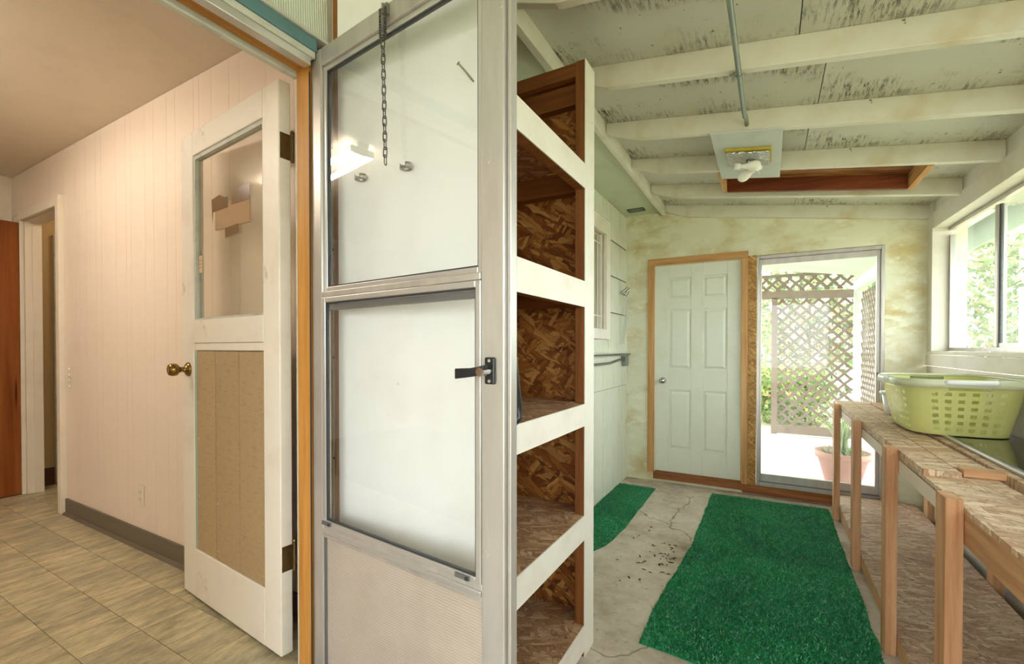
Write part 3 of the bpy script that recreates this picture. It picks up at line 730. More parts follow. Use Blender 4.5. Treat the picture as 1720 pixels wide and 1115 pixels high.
# inside latch
lt = d2('latch_plate', .684, .712, -.008, -.0005, 1.239, 1.30, 'black_plastic', bev=.003, label='black latch plate with push lever')
g = G().prism([(.622, 1.010), (.668, 1.016), (.690, 1.020), (.706, 1.032), (.708, 1.044), (.690, 1.040), (.668, 1.036), (.622, 1.034)], -.040, -.024, 'y')
obj('latch_lever', g, 'black_plastic', lt, world='thing', bev=.002)
obj('latch_hub', G().tube([(.697, -.0085, 1.028), (.697, -.042, 1.028)], .010, 12), 'chrome', lt, world='thing')
for zz in (1.246, 1.292): obj('latch_screw', G().lathe([(.004, 0), (.003, .002)], (.698, -.0081, zz - .24), (0, -1, 0), 8), 'screw', lt, world='thing')
# outer pull handle behind the edge
g = G().tube([(.716, TB + .002, 1.062), (.716, .056, 1.056), (.716, .068, 1.0), (.716, .080, .945), (.716, .078, .915), (.716, TB + .002, .893)], [.013, .013, .011, .010, .011, .013], 10)
ph = obj('pull_handle', g, 'black_plastic', D2, world=False, smooth=True, label='black outside pull handle')
obj('handle_plate', G().box(.700, .730, TB + .0003, TB + .006, .885, 1.075), 'black_plastic', ph, world='thing', bev=.002)
# spring and safety chain hanging from the top rail
pts = []
for i in range(100):
    a = i / 100 * 10 * 2 * math.pi; pts.append((.343 + .0085 * math.cos(a), -.016 + .0085 * math.sin(a), 1.985 - .075 * i / 99))
sp = obj('safety_chain', G().tube(pts, .0024, 6), 'chain_steel', D2, world=False, smooth=True, label='steel spring and loose chain hanging from the top rail')
obj('chain_bracket', G().box(.334, .352, -.010, -.0002, 1.975, 2.005).tube([(.343, -.016, 1.985), (.343, -.016, 2.0)], .004, 8), 'steel', sp, world='thing')
def link(L, r, wd):
    p = []
    for i in range(16):
        a = 2 * math.pi * i / 16; p.append((wd * math.cos(a), 0, (L / 2 - wd) * (1 if math.sin(a) > 0 else -1) * (1 if abs(math.sin(a)) > .3 else abs(math.sin(a)) / .3) + wd * math.sin(a)))
    return G().tube(p, r, 6, close=True)
me = mesh_from('chain_link', link(.027, .0016, .0052)); recalc(me); me.materials.append(M['chain_steel'])
for p_ in me.polygons: p_.use_smooth = True
for i in range(16):
    o = bpy.data.objects.new('chain_link', me); COL.objects.link(o); o.parent = sp
    o.location = Vector((.343 + .0006 * i, -.016, 1.894 - .0208 * i)) - sp.location; o.rotation_euler = (0, 0.03 * math.sin(i), (i % 2) * math.pi / 2 + .35)

# ---- door_3: six-panel porch door
D3 = thing('door_3', (-.60, FY + .02, .095), 'pale green six-panel door in raw pine trim at the end of the porch', 'door', kind='structure')
yf = FY + .012
bx('slab', -.978, -.212, yf + .012, yf + .042, .104, 2.132, 'porch_door_paint', D3)
PX = [(-.853, -.646), (-.541, -.331)]; PZ = [(.330, .912), (1.116, 1.700), (1.800, 2.011)]
for x0, x1 in ((-.978, -.853), (-.646, -.541), (-.331, -.212)): bx('stile', x0, x1, yf, yf + .0118, .104, 2.132, 'porch_door_paint', D3, bev=.002)
zz = [.104] + [q for p in PZ for q in p] + [2.132]
for k in range(0, 8, 2):
    for x0, x1 in PX: bx('rail', x0 + .0003, x1 - .0003, yf, yf + .0118, zz[k], zz[k + 1], 'porch_door_paint', D3, bev=.002)
for x0, x1 in PX:
    for z0, z1 in PZ:
        g = G(); i0, i1 = .016, .034
        a = [(x0 + i0, yf + .0115, z0 + i0), (x1 - i0, yf + .0115, z0 + i0), (x1 - i0, yf + .0115, z1 - i0), (x0 + i0, yf + .0115, z1 - i0)]
        b = [(x0 + i1, yf + .003, z0 + i1), (x1 - i1, yf + .003, z0 + i1), (x1 - i1, yf + .003, z1 - i1), (x0 + i1, yf + .003, z1 - i1)]
        obj('raised_panel', g.hexa(a + b), 'porch_door_paint', D3)
        m_ = G()
        for q in range(4):
            pass
obj('knob', G().lathe([(.032, 0), (.032, .005), (.014, .010), (.012, .026), (.024, .034), (.029, .046), (.026, .06), (.012, .066)], (-.908, yf - .0003, 1.002), (0, -1, 0), 24), 'chrome', D3, smooth=True, label='chrome door knob')
tp = thing('trim_porch_door', (-.6, FY, 0), 'raw pine trim boards around the six-panel door', 'door trim', kind='structure')
bx('trim_board', -1.049, -.987, FY - .02, FY - .0005, .085, 2.137, 'pine_z', tp, bev=.002)
bx('trim_board', -.214, -.160, FY - .022, FY - .0005, .02, 2.137, 'pine_z', tp, bev=.002)
bx('trim_board', -1.049, -.160, FY - .02, FY - .0005, 2.1375, 2.203, 'pine_x', tp, bev=.002)
bx('door_jamb', -.984, -.206, FY + .001, FY + .11, 2.1335, 2.1495, 'trim_cream', tp)
bx('door_jamb', -.211, -.206, FY + .001, FY + .11, .1005, 2.133, 'trim_cream', tp)
bx('door_jamb', -.984, -.979, FY - .012, FY + .11, .1005, 2.133, 'trim_cream', tp)
bx('sill_board', -.99, -.205, FY - .03, FY + .05, .03, .100, 'sill_wood', tp, bev=.004)
bx('osb_strip', -.158, -.092, FY - .012, FY - .0005, .02, 2.155, 'osb_strip', tp)

# ---- door_4: sliding glass door
D4 = thing('door_4', (.36, FY + .03, .09), 'large sliding glass door in an aluminium frame with dusty glass', 'sliding door', kind='structure')
g = G().ring(-.089, .812, .0865, 2.148, .022, FY - .012, FY + .09, wb=.035, wt=.03, wr=.022); obj('outer_frame', g, 'aluminium', D4, bev=.003)
g = G().ring(-.0665, .7895, .122, 2.1175, .016, FY + .012, FY + .045, wb=.072, wt=.048, wr=.026); obj('panel_frame', g, 'aluminium', D4, bev=.003)
bx('track', -.066, .789, FY - .006, FY + .0115, .122, .130, 'alu_dark', D4)
bx('glass_pane', -.0503, .7633, FY + .026, FY + .030, .1945, 2.0692, 'glass_slider', D4)
bx('latch', .768, .782, FY - .002, FY + .0118, 1.09, 1.125, 'black_plastic', D4)
ts = thing('trim_slider', (.36, FY, 0), 'weathered wooden sill under the sliding door', 'sill', kind='structure')
bx('sill_board', -.2, .81, FY - .035, FY + .04, .012, .0855, 'sill_wood', ts, bev=.004)

# ---- door_5: brown slab door standing open against the far kitchen doorway
D5 = thing('door_5', (-4.968, .80, KZ + .008), 'plain brown wooden door standing open at the far end of the kitchen', 'door', kind='structure')
bx('slab', -4.99, -4.952, .42, 1.178, KZ + .008, 2.272, 'brown_door_wood', D5, bev=.002)
obj('knob', G().lathe([(.03, 0), (.014, .01), (.012, .03), (.027, .045), (.024, .062), (.01, .066)], (-4.951, .49, 1.15), (1, 0, 0), 20), 'brass', D5, smooth=True)

# ---- windows of the right wall
def slider_window(name, y0, y1, label):
    t = thing(name, (1.18, (y0 + y1) / 2, 1.30), label, 'window', kind='structure')
    def top(y): return 2.10 + (y + 1.9) * .122 / 6.55 - .003
    xa, xb = 1.165, 1.20; w_ = .024; ym = y0 + (y1 - y0) * .548
    def rail(x0, x1, ya, yb, h, nm, mat='aluminium'):
        return obj(nm, G().hexa([(x0, ya, top(ya) - h), (x1, ya, top(ya) - h), (x1, yb, top(yb) - h), (x0, yb, top(yb) - h), (x0, ya, top(ya)), (x1, ya, top(ya)), (x1, yb, top(yb)), (x0, yb, top(yb))]), mat, t)
    rail(xa, xb, y0, y1, w_, 'frame_head')
    bx('frame_sill', xa, xb, y0, y1, 1.3, 1.325, 'aluminium', t)
    for y in (y0, y1 - w_): bx('frame_jamb', xa, xb, y, y + w_, 1.3255, top(y0) - w_ - .002, 'aluminium', t, bev=.002)
    bx('mullion', xa - .006, xb, ym - .022, ym + .018, 1.3255, top(y0) - w_ - .001, 'aluminium', t, bev=.003)
    bx('sash_rail', xa + .002, xa + .016, y0 + w_ + .001, ym - .023, 1.3255, 1.35, 'aluminium', t)
    bx('sash_stile', xa + .002, xa + .016, ym - .036, ym - .023, 1.351, top(y0) - w_ - .002, 'gasket', t)
    bx('glass_pane', xa + .020, xa + .023, ym + .0185, y1 - w_ - .0005, 1.3255, top(y0) - w_ - .001, 'glass_window', t)
    bx('glass_pane', xa + .006, xa + .009, y0 + w_ + .0005, ym - .0365, 1.3505, top(y0) - w_ - .001, 'glass_window', t)
    return t
slider_window('window_1', 2.72, 4.532, 'aluminium sliding window above the bench, next to the far corner')
slider_window('window_3', .80, 2.60, 'aluminium sliding window over the near end of the bench')
slider_window('window_4', -1.2, .68, 'aluminium sliding window beside the viewer')
for y0, y1 in ((2.605, 2.715), (.685, .795), (-1.9, -1.205)):
    bx('window_post', RX, RX + .125, y0, y1, 1.2985, 2.10 + (y0 + 1.9) * .0186 - .002, 'right_wall_paint', rw)

# ---- small window in the house wall
W2 = thing('window_2', (HX, 3.58, 1.40), 'small white-cased window with a pink-tan curtain, in the shingled wall', 'window', kind='structure')
bx('casing', HX - .011, HX + .022, 3.925, 4.036, 1.40, 2.455, 'shelf_white', W2, bev=.003)
bx('casing', HX - .011, HX + .022, 3.124, 3.225, 1.40, 2.455, 'shelf_white', W2, bev=.003)
bx('casing', HX - .011, HX + .022, 3.2255, 3.9245, 2.325, 2.455, 'shelf_white', W2, bev=.003)
bx('sill', HX - .011, HX + .03, 3.2255, 3.9245, 1.40, 1.487, 'shelf_white', W2, bev=.003)
bx('drip_strip', HX - .011, HX + .03, 3.124, 4.036, 2.4552, 2.462, 'shelf_white', W2)
bx('sash', HX - .05, HX - .02, 3.90, 3.9245, 1.4875, 2.3245, 'shelf_white', W2)
bx('curtain', HX - .075, HX - .07, 3.205, 3.945, 1.475, 2.335, 'curtain', W2)
bx('glass_pane', HX - .042, HX - .039, 3.2255, 3.8995, 1.4875, 2.3245, 'glass_window', W2)
for y in (3.83, 3.30): bx('grille_bar', HX - .038, HX - .030, y, y + .008, 1.4875, 2.3245, 'tub_plastic', W2)
for z in (2.235, 1.60): bx('grille_bar', HX - .0295, HX - .0215, 3.2255, 3.8995, z, z + .008, 'tub_plastic', W2)

# ================================================================== THINGS
# ---- tall shelf unit
S = thing('shelf_unit', (-.96, 1.48, 0), 'tall home-made shelf unit with white front rails and raw brown strand-board inside', 'shelf')
SX0, SX1, SY0, SY1, SZ = -1.238, -.68, 1.036, 1.945, 2.542
for (x0, x1) in ((SX1 - .042, SX1), (SX0, SX0 + .04)):
    f_ = bx('post', x0, x1, 1.834, 1.932, .0, SZ, 'stud_dark', S, bev=.002)
    bx('post', x0, x1, SY0 + .001, SY0 + .09, .0, SZ, 'stud_dark', S, bev=.002)
bx('post_facing', SX1 + .0004, SX1 + .004, 1.8335, SY1, .0, SZ, 'shelf_white', S, label='white painted front face of the post')
bx('post_facing', SX1 + .0004, SX1 + .004, SY0 + .0005, SY0 + .091, .0, SZ, 'shelf_white', S)
bx('end_panel', SX0, SX1, 1.9325, SY1, .0, SZ - .02, 'osb_shelf_y', S)
bx('rear_stud', SX0 - .0125, SX0 + .009, SY0 - .0125, SY0 + .0005, .0, SZ, 'stud_dark', S)
bx('end_panel', SX0 + .0095, SX1 + .002, SY0 - .013, SY0, .0, SZ + .02, 'panel_white', S, label='smooth white painted end panel')
bx('back_panel', SX0 - .013, SX0 - .001, SY0 + .001, SY1, .0, SZ - .02, 'osb_shelf_x', S)
ZR = [(.03, .136), (.505, .608), (.990, 1.084), (1.495, 1.604), (1.996, 2.099)]
for (z0, z1) in ZR:
    bx('front_rail', SX1 - .04, SX1 - .001, SY0 + .092, 1.833, z0, z1 - .012, 'stud_dark_x', S)
    bx('rail_facing', SX1 - .0008, SX1 + .0038, SY0 + .0915, 1.833, z0, z1, 'shelf_white', S, label='white painted front rail')
    bx('shelf_deck', SX0 + .001, SX1 - .0012, SY0 + .092, 1.833, z1 - .0115, z1, 'osb_deck', S)
    bx('cleat', SX0 + .041, SX1 - .043, 1.878, 1.9315, z0 + .01, z1 - .0, 'stud_dark_x', S)
    bx('shelf_deck', SX0 + .041, SX1 - .043, 1.8335, 1.9315, z1 + .0005, z1 + .004, 'osb_deck', S) if z1 < 1.2 else None
bx('top_rail', SX0 + .041, SX1 - .043, 1.836, 1.876, SZ - .062, SZ - .002, 'stud_dark_x', S, bev=.002)
bx('top_rail', SX0 + .041, SX1 - .043, 1.89, 1.932, SZ - .15, SZ - .03, 'stud_dark_x', S, bev=.002)

# spring clips and nail on the white end panel
yp = SY0 - .0125
for (x, z, lb) in ((-1.102, 1.85, 'small steel spring clip on the white shelf end, left of the chain'), (-.916, 1.848, 'small steel spring clip on the white shelf end, right of the chain')):
    c_ = thing('spring_clip', (x, yp, z), lb, 'clip', group='spring clips on the shelf end')
    p = []
    for i in range(15):
        a = math.radians(50 - 290 * i / 14 + 180); p.append((x + .019 * math.cos(a) - .002, yp - .020 + .016 * math.sin(a)))
    g = G(); n_ = len(p); b0 = len(g.v)
    for (a, c) in p: g.v += [(a, c, z - .008), (a, c, z + .008)]
    for i in range(n_ - 1): g.f.append((2 * i, 2 * i + 2, 2 * i + 3, 2 * i + 1))
    o = obj('clip_band', g, 'steel', c_, smooth=True); sm_ = o.modifiers.new('solid', 'SOLIDIFY'); sm_.thickness = .0018
    obj('rivet', G().tube([(x, yp, z), (x, yp - .005, z)], .004, 8), 'steel', c_)
obj('nail', G().tube([(-.722, yp - .030, 2.078), (-.708, yp - .018, 2.060), (-.692, yp + .004, 2.034)], .0024, 8).lathe([(.0055, 0), (.0055, .002)], (-.7225, yp - .0305, 2.0785), (-.5, -.5, .6), 8), 'old_brass',
    label='bent nail sticking out of the white shelf end', cat='nail')

# ---- work bench along the window wall
B = thing('workbench', (.76, 2.4, 0), 'long raw timber workbench with strand-board top and lower shelf', 'workbench')
for y in (4.342, 3.442, 2.578, 1.832, 1.06, .33):
    bx('leg', .446, .486, y - .088, y, 0, .891, 'fir_z', B, bev=.002)
for y in (4.40, 3.29, 2.1, .6):
    bx('back_leg', 1.006, 1.046, y - .088, y, 0, .851, 'fir_z', B, bev=.002)
bx('front_rail', .487, .525, 3.05, 4.60, .79, .846, 'rail_pink', B, bev=.002)
bx('front_rail', .487, .525, 1.835, 3.048, .79, .846, 'rail_pink', B, bev=.002)
bx('front_rail', .487, .525, .2, 1.833, .762, .852, 'fir_y', B, bev=.002)
bx('deck_board', .487, .69, .2, 4.60, .8525, .867, 'osb_bench', B)
bx('deck_board', .712, 1.058, .2, 4.60, .8525, .888, 'osb_bench', B)
bx('deck_board', .487, .588, 2.135, 4.60, .8675, .888, 'osb_bench', B)
bx('deck_board', .5915, .69, 2.238, 4.60, .8675, .888, 'osb_bench', B)
bx('lower_rail', .487, .525, .2, 4.60, .02, .0925, 'fir_y', B, bev=.002)
bx('lower_rail', .53, .57, .2, 4.60, .02, .0925, 'fir_y', B, bev=.002)
bx('lower_shelf', .487, 1.002, 2.44, 4.60, .093, .106, 'osb_low', B)
bx('lower_shelf', .487, 1.002, .2, 2.436, .093, .106, 'osb_low', B)
for y in (4.55, 3.2, 1.8, .3): bx('joist', .5705, 1.002, y - .04, y, .0, .0925, 'fir_x', B)
lb_ = bx('wood_offcut', .602, .7115, 2.168, 2.235, .8675, .893, 'fir_x', bev=.002, label='short pale timber offcut lying across the bench gap', cat='wood')
# dark storm window lying on the bench
SW = thing('storm_window', (.90, 2.4, .8885), 'dark glass storm window in thin aluminium frame, lying flat on the bench', 'window panel')
x0, x1, y0, y1, z0, z1 = .744, 1.052, 1.50, 3.20, .8885, .9005
for a in ((x0, x0 + .014, y0, y1), (x1 - .014, x1, y0, y1), (x0 + .0142, x1 - .0142, y0, y0 + .014), (x0 + .0142, x1 - .0142, y1 - .014, y1)):
    bx('frame', a[0], a[1], a[2], a[3], z0, z1, 'alu_bright', SW, bev=.002)
bx('inner_bead', x0 + .0145, x0 + .03, y0 + .0145, y1 - .0145, z0 + .003, z0 + .009, 'alu_dark', SW)
bx('glass_pane', x0 + .0305, x1 - .0145, y0 + .0145, y1 - .0145, z0 + .004, z0 + .007, 'glass_dark', SW)
bx('dark_screen', x0 + .0305, x1 - .0145, y0 + .0145, y1 - .0145, z0 + .0005, z0 + .002, 'gasket', SW)

# ---- laundry basket
LB = thing('laundry_basket', (.82, 3.22, .9008), 'yellow-green plastic laundry basket with rows of square holes, on the bench', 'basket')
def sel(t, a, b, n=4.2):
    c, s = math.cos(t), math.sin(t); r = (abs(c) ** n + abs(s) ** n) ** (-1 / n); return a * c * r, b * s * r
def bsec(k): return .188 + .050 * k ** .9, .272 + .066 * k ** .9      # half sizes at height fraction k
NU, NV = 160, 30; HB = .262
# parameter spaced by arc length around the rim
ts = np.linspace(0, 2 * math.pi, 4001); pp = np.array([sel(t, .22, .31) for t in ts]); L = np.r_[0, np.cumsum(np.hypot(*np.diff(pp, axis=0).T))]
tt = np.interp(np.linspace(0, L[-1], NU, endpoint=False), L, ts)
g = G(); vid = {}
for j in range(NV + 1):
    a, b = bsec(j / NV)
    for i in range(NU):
        x, y = sel(tt[i], a, b); vid[i, j] = len(g.v); g.v.append((x, y, HB * j / NV))
for j in range(NV):
    for i in range(NU):
        i2 = (i + 1) % NU
        tm_ = (tt[i] + (tt[i2] if i2 else 2 * math.pi)) / 2; cx, cy = sel(tm_, .22, .31)
        hole = False
        row_ok = j >= 2 and j < 24 and (j - 2) % 4 in (0, 1)
        short = abs(cy) > .28; long_ = abs(cx) > .20
        col_ok = i % 4 in (1, 2)
        if row_ok and col_ok:
            if short and abs(cx) < .135: hole = True
            if long_ and (abs(abs(cy) - .145) < .085): hole = True
        # hand slots
        if 25 <= j < 29 and short and abs(cx) < .075: hole = True
        if 25 <= j < 29 and long_ and abs(cy) < .09: hole = True
        if not hole: g.f.append((vid[i, j], vid[i2, j], vid[i2, j + 1], vid[i, j + 1]))
g.f.append(tuple(vid[i, 0] for i in range(NU))[::-1])
o = obj('basket_body', g, 'basket_plastic', LB, world=False, smooth=False)
sm_ = o.modifiers.new('solid', 'SOLIDIFY'); sm_.thickness = .003; sm_.offset = 0
# rim: flat rolled lip
g = G(); prof = [(-.004, HB - .004), (.016, HB - .002), (.022, HB - .028), (.024, HB - .028), (.019, HB + .006), (.010, HB + .010), (-.004, HB + .006)]
b0 = 0
for i in range(NU):
    x, y = sel(tt[i], *bsec(1)); nx, ny = x / .238 ** 2, y / .338 ** 2; q = math.hypot(nx, ny); 
    x2, y2 = sel(tt[(i + 1) % NU], *bsec(1)); x3, y3 = sel(tt[i - 1], *bsec(1)); tx, ty = x2 - x3, y2 - y3; q = math.hypot(tx, ty); nx, ny = ty / q, -tx / q
    for (d, h) in prof: g.v.append((x + nx * d, y + ny * d, h))
K = len(prof)
for i in range(NU):
    i2 = (i + 1) % NU
    for k in range(K): k2 = (k + 1) % K; g.f.append((i * K + k, i2 * K + k, i2 * K + k2, i * K + k2))
obj('basket_rim', g, 'basket_rim', LB, world=False, smooth=True)
for sgn in (-1, 1):
    g = G().tube([(-.085, sgn * .350, HB - .004), (-.08, sgn * .356, HB - .004), (.08, sgn * .356, HB - .004), (.085, sgn * .350, HB - .004)], .0125, 10)
    obj('handle_grip', g, 'tub_plastic', LB, world=False, smooth=True)
    g = G().tube([(sgn * .250, -.10, HB - .004), (sgn * .256, -.095, HB - .004), (sgn * .256, .095, HB - .004), (sgn * .250, .10, HB - .004)], .0125, 10)
    obj('handle_grip', g, 'tub_plastic', LB, world=False, smooth=True)
# white tub behind the basket
TBx = thing('plastic_tub', (.745, 3.86, .8885), 'small white plastic tub standing behind the laundry basket', 'tub')
obj('tub_body', G().lathe([(.060, 0), (.064, .004), (.082, .135), (.079, .135), (.061, .008)], (0, 0, 0), n=28), 'tub_plastic', TBx, world=False, smooth=True)
obj('tub_rim', G().lathe([(.083, .128), (.092, .13), (.093, .146), (.082, .148), (.080, .136)], (0, 0, 0), n=28), 'tub_plastic', TBx, world=False, smooth=True)

# ---- turf mats
def inside(px, py, poly):
    r = np.zeros(len(px), bool); n = len(poly)
    for i in range(n):
        x1, y1 = poly[i]; x2, y2 = poly[(i + 1) % n]
        c = ((y1 > py) != (y2 > py)) & (px < (x2 - x1) * (py - y1) / (y2 - y1 + 1e-12) + x1); r ^= c
    return r
def wavy(poly, amp, step=.12):
    out = []
    for i in range(len(poly)):
        a = Vector(poly[i]); b = Vector(poly[(i + 1) % len(poly)]); m = max(1, int((b - a).length / step)); nrm = Vector((-(b - a).y, (b - a).x)).normalized()
        for k in range(m):
            p = a.lerp(b, k / m) + nrm * (random.uniform(-amp, amp) if k else 0); out.append((p.x, p.y))
    return out
def turf(poly, label, dens, seed):
    poly = wavy(poly, .007); xs = [p[0] for p in poly]; ys = [p[1] for p in poly]
    t = thing('turf_mat', ((min(xs) + max(xs)) / 2, (min(ys) + max(ys)) / 2, 0), label, 'rug', group='artificial turf mats')
    obj('mat_backing', G().prism(poly, .001, .006, 'z'), 'turf', t)
    r = np.random.default_rng(seed); N = int((max(xs) - min(xs)) * (max(ys) - min(ys)) * dens)
    x = r.uniform(min(xs), max(xs), N); y = r.uniform(min(ys), max(ys), N); k = inside(x, y, poly); x, y = x[k], y[k]; N = len(x)
    a = r.uniform(0, 2 * np.pi, N); h = r.uniform(.006, .012, N); wd = r.uniform(.0016, .003, N); lx = r.normal(0, .005, N); ly = r.normal(0, .005, N)
    V = np.empty((N, 3, 3))
    V[:, 0] = np.c_[x - np.cos(a) * wd, y - np.sin(a) * wd, np.full(N, .0055)]
    V[:, 1] = np.c_[x + np.cos(a) * wd, y + np.sin(a) * wd, np.full(N, .0055)]
    V[:, 2] = np.c_[x + lx, y + ly, .0055 + h]
    me = bpy.data.meshes.new('turf_pile'); me.vertices.add(3 * N); me.vertices.foreach_set('co', V.ravel())
    me.loops.add(3 * N); me.loops.foreach_set('vertex_index', np.arange(3 * N)); me.polygons.add(N)
    me.polygons.foreach_set('loop_start', np.arange(0, 3 * N, 3)); me.polygons.foreach_set('loop_total', np.full(N, 3)); me.update(calc_edges=True)
    obj('turf_pile', me, 'turf_pile_shiny', t, kind='stuff', fix=False)
turf([(-.435, 4.47), (-.436, 3.75), (-.437, 3.2), (-.465, 2.8), (-.492, 2.45), (-.497, 2.04), (-.24, 2.015), (.432, 2.03), (.434, 3.2), (.434, 4.49)],
     'large green artificial turf mat in the middle of the porch floor', 42000, 3)
turf([(-1.252, 4.37), (-1.252, 2.55), (-1.02, 2.72), (-.94, 2.94), (-.905, 3.31), (-.912, 4.365)],
     'narrow green artificial turf mat along the shingled wall', 42000, 4)
# dry leaves and chips on the floor
leaf_m = plain('dead_leaf', (96, 62, 36), .8)
r = random.Random(5)
g = G()
for k in range(46):
    cx, cy = -.50 - abs(r.gauss(0, .06)), r.gauss(2.98, .12)
    if k > 26: cx, cy = r.uniform(-.85, -.55), r.uniform(2.4, 3.6)
    a = r.uniform(0, 6.28); l_, w_ = r.uniform(.008, .022), r.uniform(.004, .009); b0 = len(g.v); c, s = math.cos(a), math.sin(a)
    g.v += [(cx - c * l_, cy - s * l_, .0012), (cx - s * w_, cy + c * w_, .006), (cx + c * l_, cy + s * l_, .002), (cx + s * w_, cy - c * w_, .004)]
    g.f.append((b0, b0 + 1, b0 + 2, b0 + 3))
obj('leaf_litter', g, 'dead_leaf', label='dry brown leaf crumbs scattered on the concrete beside the large mat', cat='debris', kind='stuff')

# ---- ceiling light with two bare bulbs on a white board
CL = thing('ceiling_light', (-.11, 3.1, zb(-.11) - .02), 'bare twin-bulb ceiling light on a square white board', 'ceiling light')
def slab(x0, x1, y0, y1, d0, d1):
    return G().hexa([(x0, y0, zb(x0) + d0), (x1, y0, zb(x1) + d0), (x1, y1, zb(x1) + d0), (x0, y1, zb(x0) + d0), (x0, y0, zb(x0) + d1), (x1, y0, zb(x1) + d1), (x1, y1, zb(x1) + d1), (x0, y1, zb(x0) + d1)])
obj('mounting_board', slab(-.288, .062, 2.742, 3.50, -.013, -.0006), 'fixture_board', CL, bev=.002)
obj('fixture_base', slab(-.228, .012, 2.955, 3.17, -.030, -.0135), 'yellow_wood', CL, bev=.002)
obj('reflector_pan', slab(-.225, .005, 2.962, 3.175, -.046, -.0305), 'crumpled_foil', CL, bev=.006)
def bulb(o, ax, lb):
    b_ = obj('bulb', G().lathe([(.013, 0), (.014, .02), (.018, .034), (.028, .054), (.0325, .075), (.030, .093), (.020, .107), (.006, .112)], o, ax, 20), 'bulb', CL, smooth=True, label=lb)
    a = Vector(ax).normalized(); o2 = Vector(o) - a * .036
    obj('socket', G().lathe([(.019, 0), (.019, .03), (.015, .0355)], o2, ax, 16), 'bulb_collar', b_, smooth=True)
zf = zb(-.11) - .075
bulb((-.150, 3.07, zf), (.9, .25, -.05), 'white bulb pointing right')
bulb((-.075, 3.13, zf - .012), (-.75, .5, -.2), 'white bulb pointing left')
obj('bulb_bracket', G().tube([(-.11, 3.09, zf + .03), (-.11, 3.10, zf - .005)], .012, 10), 'steel', CL)
obj('pull_cord', G().tube([(-.06, 3.12, zf + .03), (-.055, 3.125, zf - .03), (-.05, 3.125, zf - .05)], .0025, 6), 'tub_plastic', CL)

# conduit to that light
cz_ = zb(-.11) - .012
CO = thing('electrical_conduit', (-.115, 2.0, cz_ - .01), 'thin grey steel conduit running under the rafters to the ceiling light', 'conduit')
obj('pipe', G().tube([(-.13, -1.85, zb(-.13) - .0112), (-.118, 1.6, zb(-.118) - .0112), (-.11, 2.45, zb(-.11) - .0112), (-.108, 2.56, zb(-.108) - .012), (-.106, 2.62, zb(-.1) + .018), (-.105, 2.7, zb(-.1) + .030), (-.105, 2.7535, zb(-.1) + .030)], .0105, 12), 'conduit', CO, smooth=True)
for y in (2.165, .94): obj('strap', G().box(-.15, -.128, y - .012, y + .006, cz_ + .0065, cz_ + .0095).tube([(-.112 + .0125 * math.cos(a), y - .004, cz_ + .0025 + .0125 * math.sin(a)) for a in np.linspace(math.pi, 2 * math.pi, 9)], .002, 6), 'conduit', CO)

# soffit vent
V_ = thing('soffit_vent', (-1.12, 4.44, 2.652), 'small louvred vent in the soffit by the far corner', 'vent')
bx('vent_frame', -1.20, -1.04, 4.39, 4.49, 2.6575, 2.6615, 'slot_dark', V_)
for k in range(5): bx('louvre', -1.19, -1.05, 4.392 + k * .0205, 4.405 + k * .0205, 2.652, 2.657, 'conduit', V_)

# ---- things on the shingled wall
H_ = thing('coat_hook', (HX + .003, 4.46, 1.83), 'double wire coat hook on the shingled wall beside the window', 'hook')
bx('hook_plate', HX + .002, HX + .006, 4.40, 4.53, 1.855, 1.875, 'wire', H_)
for y in (4.425, 4.505):
    obj('hook', G().tube([(HX + .006, y, 1.86), (HX + .035, y, 1.84), (HX + .055, y, 1.86), (HX + .06, y, 1.885)], .004, 8), 'alu_dark', H_, smooth=True)
    obj('hook', G().tube([(HX + .006, y, 1.87), (HX + .04, y, 1.895), (HX + .07, y, 1.92)], .004, 8), 'alu_dark', H_, smooth=True)
WR = thing('wire_rack', (HX + .05, 4.49, 1.36), 'white wire rack hanging under the coat hook', 'rack')
P0 = np.array([HX + .006, 4.40, 1.375]); g = G()
def wr(a, b):   # a across, b up
    return (HX + .010 + .05 * b / .46, 4.385 + .16 * a + .05 * b / .46, 1.372 + b)
for k in range(7): g.tube([wr(k / 6, 0), wr(k / 6, .46)], .0016, 5)
for k in range(17): g.tube([wr(0, .46 * k / 16), wr(1, .46 * k / 16)], .0014, 5)
obj('wire_grid', g, 'wire', WR)
obj('wire_border', G().tube([wr(0, 0), wr(1, 0), wr(1, .46), wr(0, .46)], .003, 6, close=True), 'wire', WR)
TR = thing('towel_rod', (HX + .05, 4.0, 1.25), 'thin grey rod on a bracket running along the shingled wall', 'rod')
obj('rod', G().tube([(HX + .055, 2.05, 1.262), (HX + .055, 4.58, 1.262)], .007, 8), 'alu_dark', TR, smooth=True)
for y in (4.53, 3.0): obj('bracket', G().box(HX + .0225, HX + .06, y - .004, y + .004, 1.250, 1.2545).tube([(HX + .0225, y, 1.262), (HX + .047, y, 1.262)], .005, 8), 'alu_dark', TR)
EB = thing('wall_conduit', (HX + .03, 4.4, 1.14), 'grey conduit ending in a small electrical box on the shingled wall', 'conduit')
bx('electrical_box', HX + .005, HX + .045, 4.47, 4.56, 1.145, 1.248, 'conduit', EB, bev=.003)
obj('pipe', G().tube([(HX + .025, 2.05, 1.185), (HX + .025, 4.0, 1.185), (HX + .025, 4.2, 1.20), (HX + .025, 4.30, 1.21), (HX + .025, 4.468, 1.21)], .011, 10), 'conduit', EB, smooth=True)

